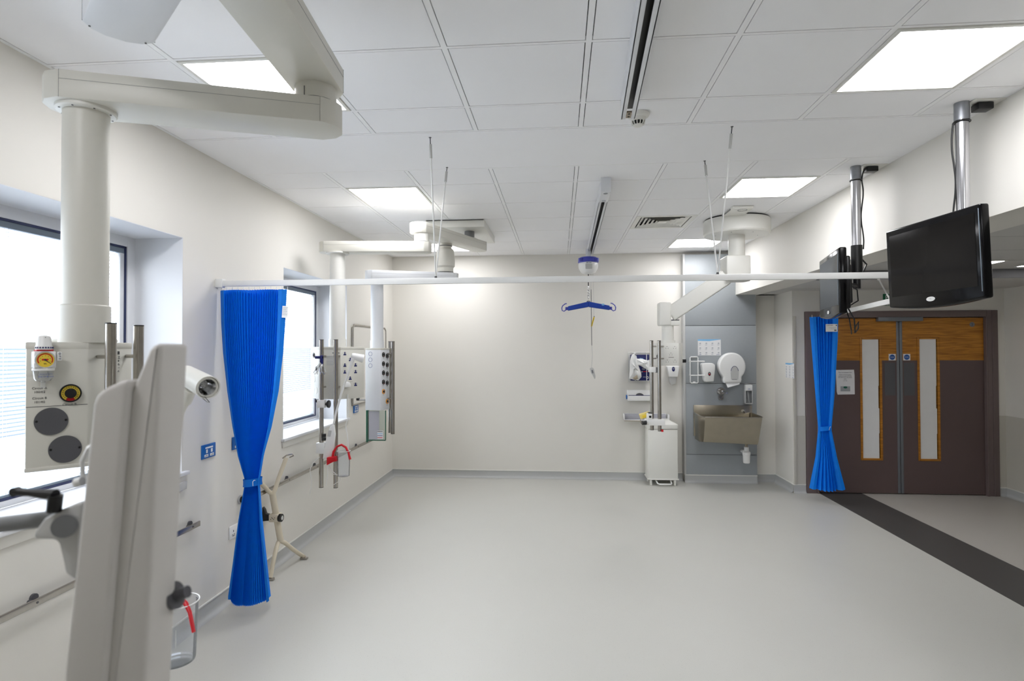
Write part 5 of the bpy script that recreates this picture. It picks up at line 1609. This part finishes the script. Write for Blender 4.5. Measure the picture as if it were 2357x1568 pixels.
poster('hand_washing_poster', 'white hand washing poster with a blue top band on the grey panel', 1.772, 2.060, 1.630, 1.838, Fp)
poster('hand_washing_poster', 'narrow white poster on the short wall left of the second curtain', .37, .63, 1.36, 1.54, face_frame((2.77-.0015, YB), (2.77-.0015, YD)), rows=4, cols_=3)

# wire bottle rack
t = thing('bottle_holder', 'empty white wire bottle holder on the grey panel', 'bottle holder', (1.74, YP, 1.27))
b = mb('pwhite'); x0, x1, z0, z1 = ax(1589, 850, 7.66), ax(1607, 850, 7.66), az(1598, 882, 7.66), az(1598, 822, 7.66)
b.tube([(x0+.01, 7.668, z0), (x1-.01, 7.668, z0), (x1, 7.668, z0+.01), (x1, 7.668, z1-.01), (x1-.01, 7.668, z1), (x0+.01, 7.668, z1), (x0, 7.668, z1-.01), (x0, 7.668, z0+.01)], .0075, 8, closed=True)
for z_ in (az(1598, 832, 7.6), az(1598, 864, 7.6)):
    b.tube([(x0-.01, 7.665, z_), (x0-.012, 7.57, z_), (x1+.06, 7.57, z_), (x1+.055, 7.60, z_+.002), (x1, 7.665, z_)], .0065, 8)
b.box(((x0+x1)/2, 7.668, z1), (.05, .008, .016), .002).box(((x0+x1)/2, 7.668, z0+.01), (.03, .008, .02), .002)
b.build('wire_frame', parent=t)

# soap dispenser
t = thing('soap_dispenser', 'white soap dispenser with a dark red oval badge on the grey panel', 'dispenser', (1.9, YP, 1.28))
b = mb('pwhite'); b.front(poly_px([(1615, 838), (1620, 836), (1640, 836), (1646, 840), (1646, 850), (1643, 879), (1624, 880), (1621, 877)], 7.58), 7.57, YP, .012, 3); b.build('cover', parent=t)
cxx, czz = ax(1633, 861, 7.57), az(1633, 861, 7.57)
b = mb('ink'); b.disc((cxx, 7.57, czz), .017, .003, 24, rz=.026); b.use('red').disc((cxx, 7.567, czz-.004), .010, .001, 16, rz=.007); b.use('paper').disc((cxx, 7.567, czz+.010), .005, .001, 12)
b.build('badge', parent=t)
# jumbo paper dispenser
t = thing('paper_dispenser', 'large round white paper towel dispenser on the grey panel', 'dispenser', (2.2, YP, 1.27))
yo = 7.56
cx0, cz0 = ax(1686, 845, yo), az(1686, 845, yo)
rw, rh = (ax(1716.5, 850, yo)-ax(1654, 850, yo))/2, .0
out = []
for k in range(33):
    a = math.radians(-48+276*k/32)
    out.append((cx0+rw*math.cos(a), cz0+.005+rw*1.06*math.sin(a)))
zb2 = az(1686, 881, yo)
out = [(cx0+rw*.64, zb2-.004), (cx0+rw*.70, cz0-rw*.95)] + out + [(cx0-rw*.70, cz0-rw*.95), (cx0-rw*.62, zb2-.010)]
b = mb('pwhite'); b.front(out, yo, YP, .022, 4); b.build('cover', parent=t)
b = mb('lightgrey'); ox, oz = ax(1691, 860, yo), az(1691, 860, yo)
b.front([(ox+.050*math.cos(a), oz+.092*math.sin(a)) for a in [i*math.pi/10 for i in range(11)]]+[(ox-.044, oz-.075), (ox+.044, oz-.075)], yo-.0015, yo+.001)
b.use('navy').tube([(ox+.050*math.cos(a), yo-.001, oz+.092*math.sin(a)) for a in [math.radians(20+i*14) for i in range(11)]], .003, 6).use('ink').bb(ox-.035, ox+.03, yo-.002, yo-.0014, oz-.078, oz-.073)
b.build('viewing_window', parent=t)
b = mb('paper'); zz = az(1686, 880, yo)
b.grid([[(cx0-.09, yo+.03, zz+.004), (cx0+.10, yo+.03, zz+.004)], [(cx0-.075, yo+.01, zz-.03), (cx0+.085, yo+.012, zz-.028)], [(cx0-.06, yo+.002, zz-.07), (cx0-.01, yo+.004, zz-.055)]])
b.build('paper_sheet', parent=t)
# tap with two chrome fittings
t = thing('wall_tap', 'chrome wall-mounted tap above the steel sink', 'tap', (2.05, YP, 1.1))
tx, tz = ax(1660, 901, 7.64), az(1660, 901, 7.64)
b = mb('chrome'); b.cyl((tx, YP, tz), (tx, YP-.03, tz), .048, 32).cyl((tx, YP-.03, tz), (tx, YP-.075, tz), .034, 28); b.build('tap_body', parent=t)
b = mb('chrome'); b.tube([(tx, YP-.06, tz+.005), (tx+.02, YP-.13, tz-.002), (tx+.03, YP-.17, tz-.012)], [.012, .011, .010], 14); b.build('spout', parent=t)
b = mb('chrome'); tz2 = az(1661, 915, 7.66); b.cyl((tx, YP, tz2), (tx, YP-.022, tz2), .030, 28); b.use('darkgrey').cyl((tx, YP-.022, tz2), (tx, YP-.024, tz2), .020, 28); b.build('sensor', parent=t)
# sanitiser bottle holder
t = thing('sanitiser_dispenser', 'upright clear bottle dispenser with a white top at the right of the sink', 'dispenser', (2.4, YP, 1.0))
x0, x1 = ax(1715, 900, 7.62), ax(1731, 900, 7.62)
z0, z1 = az(1722, 930, 7.62), az(1722, 886, 7.62)
b = mb('pwhite'); b.bb(x0, x1, 7.60, YP, z1-.075, z1, .006, 3); b.use('inkblue').text('GEL', .018, ((x0+x1)/2, 7.599, z1-.052)); b.build('top_cover', parent=t)
b = mb('polycarb'); b.bb(x0+.006, x1-.006, 7.61, 7.67, z0+.012, z1-.078, .008, 3); b.build('bottle', parent=t)
b = mb('lightgrey'); b.bb(x0-.004, x0+.004, 7.60, YP, z0, z1-.07, .002).bb(x1-.004, x1+.004, 7.60, YP, z0, z1-.07, .002).bb(x0, x1, 7.60, YP, z0, z0+.01, .002)
b.use('midgrey').bb(x0, x1, 7.672, YP, z0, z1).use('chrome').tube([((x0+x1)/2+.01, 7.635, z0+.02), ((x0+x1)/2-.005, 7.635, z1-.09)], .004, 8); b.build('bracket', parent=t)
b = mb('chrome'); b.tube([(x0-.04, YP-.01, az(1722, 884, 7.67)), (x0+.02, YP-.05, az(1722, 884, 7.67)+.004), (x1, YP-.05, az(1722, 884, 7.67)), (x1+.035, YP-.01, az(1722, 884, 7.67)-.003)], .0035, 8); b.build('lever', parent=t)

# sink
SX0, SX1 = 1.712, 2.425
t = thing('sink', 'deep stainless steel trough sink on the grey panel', 'sink', ((SX0+SX1)/2, 7.45, .56))
b = mb('sinksteel')
zf, zbk, zlow = .892, .900, .565
yf, ybm = 7.20, 7.32
# outer shell
fl = [(SX0, yf), (SX0+.03, yf)]
outer_top = [(SX0, 7.66, zbk), (SX0+.0, yf+.10, zf), (SX0+.03, yf, zf), (SX1-.02, yf, zf), (SX1, yf+.04, zf), (SX1, 7.66, zbk)]
outer_bot = [(SX0+.01, 7.66, zlow), (SX0+.01, ybm+.10, zlow), (SX0+.035, ybm, zlow+.012), (SX1-.035, ybm, zlow-.015), (SX1-.02, ybm+.04, zlow-.015), (SX1-.02, 7.66, zlow-.01)]
mid = [tuple(a[i]+(bb_[i]-a[i])*.9 + (0 if i != 1 else -.012) for i in range(3)) for a, bb_ in zip(outer_top, outer_bot)]
b.grid([outer_top, mid, outer_bot])
b.grid([[outer_bot[0], outer_bot[5]], [outer_bot[1], outer_bot[4]], [outer_bot[2], outer_bot[3]]])
# inner basin
inn = lambda p_, s_, dz: (p_[0]+(2.07-p_[0])*s_, p_[1]+(7.45-p_[1])*s_, p_[2]+dz)
it = [inn(p_, .05, 0) for p_ in outer_top]; ib = [inn(p_, .12, .03) for p_ in outer_bot]
b.grid([outer_top, it, ib]); b.grid([[ib[0], ib[5]], [ib[1], ib[4]], [ib[2], ib[3]]])
b.build('basin', parent=t)
b = mb('steel'); b.tube(outer_top, .007, 10); b.build('rim', parent=t)
b = mb('sinksteel'); b.bb(SX0-.003, SX1+.01, 7.655, YP, .60, .995, .003); b.build('upstand', parent=t)
b = mb('chrome'); b.bb(SX1-.11, SX1-.085, 7.62, 7.655, .90, .945, .003); b.cyl((SX1-.08, 7.55, .625), (SX1-.08, 7.55, .635), .025, 20); b.build('waste', parent=t)
# bottle trap
t = thing('bottle_trap', 'white plastic bottle trap under the right end of the sink', 'waste trap', (2.35, 7.5, .27))
tx = ax(1718, 1045, 7.50)
b = mb('pwhite'); zt1, zt0 = az(1718, 1028, 7.5), az(1718, 1066, 7.5)
b.lathe([(0, 0), (.036, 0), (.040, .006), (.043, .10), (.047, .105), (.047, .135), (.040, .14), (.030, .15), (.028, .19), (.030, .20), (0, .20)], (tx, 7.5, zt0), 32)
b.cyl((tx-.05, 7.5, zt0+.145), (tx-.03, 7.5, zt0+.145), .022, 20)
b.build('trap_body', parent=t)
b = mb('tan'); b.cyl((tx, 7.5, zt0+.20), (tx, 7.5, .60), .018, 20); b.build('outlet_pipe', parent=t)
b = mb('pwhite'); b.cyl((tx, 7.5, zt0+.12), (tx, YP, zt0+.12), .02, 20); b.build('waste_pipe', parent=t)

# door notice
x0, x1 = ax(1925, 880, YD), ax(1968, 880, YD); z0, z1 = az(1945, 908, YD), az(1945, 852, YD)
t = thing('door_notice', 'white laminated notice with a green button picture on the left door', 'notice', ((x0+x1)/2, YD, z0))
Yn = YD+.010
b = mb('paper'); b.front([(x0, z1), (x1-.006, z1+.004), (x1, z1-.06), (x1, z0), (x0+.018, z0-.004), (x0+.008, z0+.03)], Yn-.0012, Yn); b.build('sheet', parent=t)
b = mb('ink'); xm = (x0+x1)/2
b.text('This is an automatic door.', .0165, (xm, Yn-.0016, z1-.028), sx=.9)
for k, s_ in enumerate(('Please press the green', 'button to open and wait.', 'Do NOT force the doors', 'open.')): b.text(s_, .0165, (xm, Yn-.0016, z1-.055-k*.017), sx=.9)
b.text('BUTTON', .010, (xm, Yn-.0016, z1-.128))
b.build('lettering', parent=t)
b = mb('ips'); b.bb(xm-.055, xm+.055, Yn-.0018, Yn-.0012, z0+.035, z0+.095); b.use('green').disc((xm, Yn-.0018, z0+.082), .022, .0008, 24, rz=.013); b.use('darkgrey').bb(xm-.05, xm+.05, -.0, 0.0001, 0, .0001) if False else None
b.build('button_picture', parent=t)

# ------------------------------------------------------------------ left wall fittings
def wall_face(y0): return face_frame((XL, y0), (XL, y0+1))      # local x runs away from the camera
# equipment rails
def wall_rail(y0, y1, label, dark):
    t = thing('equipment_rail', label, 'wall rail', (XL, (y0+y1)/2, .645))
    b = mb('steel'); b.bb(XL+.032, XL+.042, y0, y1, .630, .661, .001); b.build('bar', parent=t)
    n = max(2, int((y1-y0)/.55)+1)
    b = mb('darkgrey')
    for k in range(n):
        y = y0+.07+(y1-y0-.14)*k/(n-1)
        b.cyl((XL, y, .645), (XL+.032, y, .645), .009, 12).cyl((XL, y+.02, .655), (XL+.012, y+.02, .655), .018, 18).cyl((XL+.042, y, .645), (XL+.0435, y, .645), .005, 10)
    b.build('brackets', parent=t)
wall_rail(1.2, 3.47, 'steel equipment rail low on the wall under the near window', 1)
wall_rail(4.05, 6.95, 'steel equipment rail low on the wall beyond the blue curtain', 0)
# socket plates
def double_socket(y, z, label, key='blue'):
    t = thing('wall_socket', label, 'socket', (XL, y, z))
    F_ = T(XL, y, z) @ Matrix.Rotation(math.pi/2, 4, 'Z') @ Matrix.Identity(4)
    b = mb(key, F_); b.bb(-.074, .074, -.010, 0, -.045, .045, .004, 3); b.build('plate', parent=t)
    k2 = 'pwhite' if key == 'blue' else 'white'
    b = mb(k2, F_)
    if key == 'blue':
        b.bb(-.040, .040, -.0115, -.010, .018, .028)
        for s_ in (-1, 1): b.bb(s_*.026-.008, s_*.026+.008, -.013, -.010, -.010, .013, .001).bb(s_*.03-.020, s_*.03+.020, -.0115, -.010, -.034, -.018, .001)
    b.build('rockers', parent=t) if key == 'blue' else b.bb(.03, .046, -.013, -.010, .012, .030, .001).build('rockers', parent=t)
    b = mb('ink', F_)
    for s_ in (-1, 1):
        b.bb(s_*.032-.003, s_*.032+.003, -.0125, -.0112, -.029, -.023).bb(s_*.032+.009, s_*.032+.013, -.0125, -.0112, -.029, -.025).bb(s_*.032-.013, s_*.032-.009, -.0125, -.0112, -.029, -.025)
        if key != 'blue': b.bb(s_*.032-.002, s_*.032+.002, -.0125, -.0100, .0, .012).bb(s_*.032-.014, s_*.032-.008, -.0125, -.01, -.02, -.016).bb(s_*.032+.008, s_*.032+.014, -.0125, -.01, -.02, -.016)
    b.build('pin_holes', parent=t)
    return t
double_socket(at(478, 1038, 'X', XL).y, 1.069, 'blue double socket plate left of the tall blue curtain')
double_socket(at(543, 1021, 'X', XL).y+.02, 1.069, 'blue plate half hidden behind the tall blue curtain')
double_socket(at(818, 942, 'X', XL).y, 1.062, 'blue double socket plate beyond the second window')
double_socket(at(540, 1221, 'X', XL).y, .46, 'white double socket low on the wall behind the blue curtain', 'pwhite')
# round gas point by the curtain
q = at(552, 1150, 'X', XL)
t = thing('gas_point', 'small round black wall fitting peeping out left of the blue curtain', 'wall fitting', (XL, q.y, q.z))
b = mb('lightgrey'); b.cyl((XL, q.y, q.z), (XL+.012, q.y, q.z), .032, 28); b.build('back_plate', parent=t)
b = mb('black'); b.cyl((XL+.012, q.y, q.z), (XL+.035, q.y, q.z), .022, 24); b.use('chrome').cyl((XL+.035, q.y, q.z), (XL+.05, q.y, q.z), .010, 16); b.build('knob', parent=t)
# bracket under the sill of window one
q = at(425, 1093, 'X', XL)
b = mb('lightgrey'); b.bb(XL, XL+.03, q.y-.17, q.y-.02, .885, .93, .003)
tag(b.build('wall_box'), 'small pale grey box under the end of the near window sill', 'wall box')
# framed panel behind the far pendants
y0, y1 = at(809, 747, 'X', XL).y, at(885, 757, 'X', XL).y
t = thing('wall_panel', 'flat cream wall panel with a thin grey tubular frame behind the far pendants', 'wall panel', (XL, (y0+y1)/2, 1.1))
b = mb('wall'); b.bb(XL, XL+.012, y0, y1, 1.11, 1.985); b.build('panel', parent=t)
b = mb('steel'); b.tube([(XL+.014, y0, 1.11), (XL+.014, y0, 1.96), (XL+.014, y0+.04, 1.99), (XL+.014, y1-.04, 1.99), (XL+.014, y1, 1.96), (XL+.014, y1, 1.11)], .011, 10, closed=True)
b.build('tube_frame', parent=t)

# ------------------------------------------------------------------ cream folding stand by the left wall
t = thing('tubular_stand', 'cream tubular stand with forked ends behind the blue curtain', 'stand', (-2.11, 4.45, 0))
def sp(px, py, Y): return at(px, py, 'Y', Y)
JU = sp(627, 1136, 4.30); JL = sp(646, 1246, 4.36)
b = mb('cream'); b.tube([JU, JL], .0235, 20); b.build('upright', parent=t)
fl_ = sp(700, 1283, 4.66); fl_.z = .02; fn = at(622, 1330, 'Z', .02)
for pts, nm in (([JL+Vector((0, 0, .0)), sp(656, 1250, 4.40), sp(676, 1266, 4.52), fl_+Vector((-.02, 0, .012)), fl_], 'foot'),
                ([JL, sp(640, 1250, 4.34), sp(632, 1280, 4.28), fn], 'foot')):
    b = mb('cream'); b.tube(smooth_path(pts), .016, 14)
    b.use('steel').box((pts[-1].x, pts[-1].y, .010), (.06, .03, .018), .004); b.build('leg', parent=t)
UR = sp(659, 1054, 4.40); ULt = Vector((XL+.10, 4.12, sp(603, 1116, 4.12).z)); ULt = sp(600, 1112, 4.16)
for pts in ([JU, sp(632, 1130, 4.31), sp(642, 1100, 4.35), UR], [JU, sp(620, 1133, 4.28), sp(610, 1122, 4.22), ULt]):
    b = mb('cream'); b.tube(smooth_path(pts), .016, 14)
    if pts[-1] is UR:
        b.use('steel').tube([UR+Vector((-.03, 0, -.004)), UR+Vector((.0, .0, .018)), UR+Vector((.04, .02, .026)), UR+Vector((.045, .03, .012)), UR+Vector((.02, .01, .0))], .0055, 8)
    b.build('fork_arm', parent=t)
t = thing('clamp', 'cream and black screw clamp gripping the tubular stand', 'clamp', sp(636, 1192, 4.38))
q = sp(634, 1191, 4.325)
b = mb('cream'); b.box((q.x, q.y, q.z), (.075, .07, .06), .008, 3); b.use('ink')
for k in range(5): b.box((q.x-.02+.008*k, q.y-.036, q.z+.006*((k*2) % 3-1)), (.005, .001, .006))
b.build('block', parent=t)
b = mb('black'); b.cyl((q.x+.036, q.y-.01, q.z), (q.x+.056, q.y-.012, q.z), .030, 28); b.use('chrome').cyl((q.x+.056, q.y-.012, q.z), (q.x+.060, q.y-.012, q.z), .017, 20); b.build('knob', parent=t)
b = mb('black'); q2 = sp(604, 1192, 4.30)
b.front([(q.x-.035, q.z-.022), (q.x-.035, q.z+.020), (q2.x+.02, q.z+.03), (q2.x+.01, q.z+.06), (q2.x-.01, q.z+.085), (q2.x-.02, q.z-.03)], q.y-.02, q.y+.015, .004)
b.build('jaw', parent=t)

bpy.context.view_layer.update()
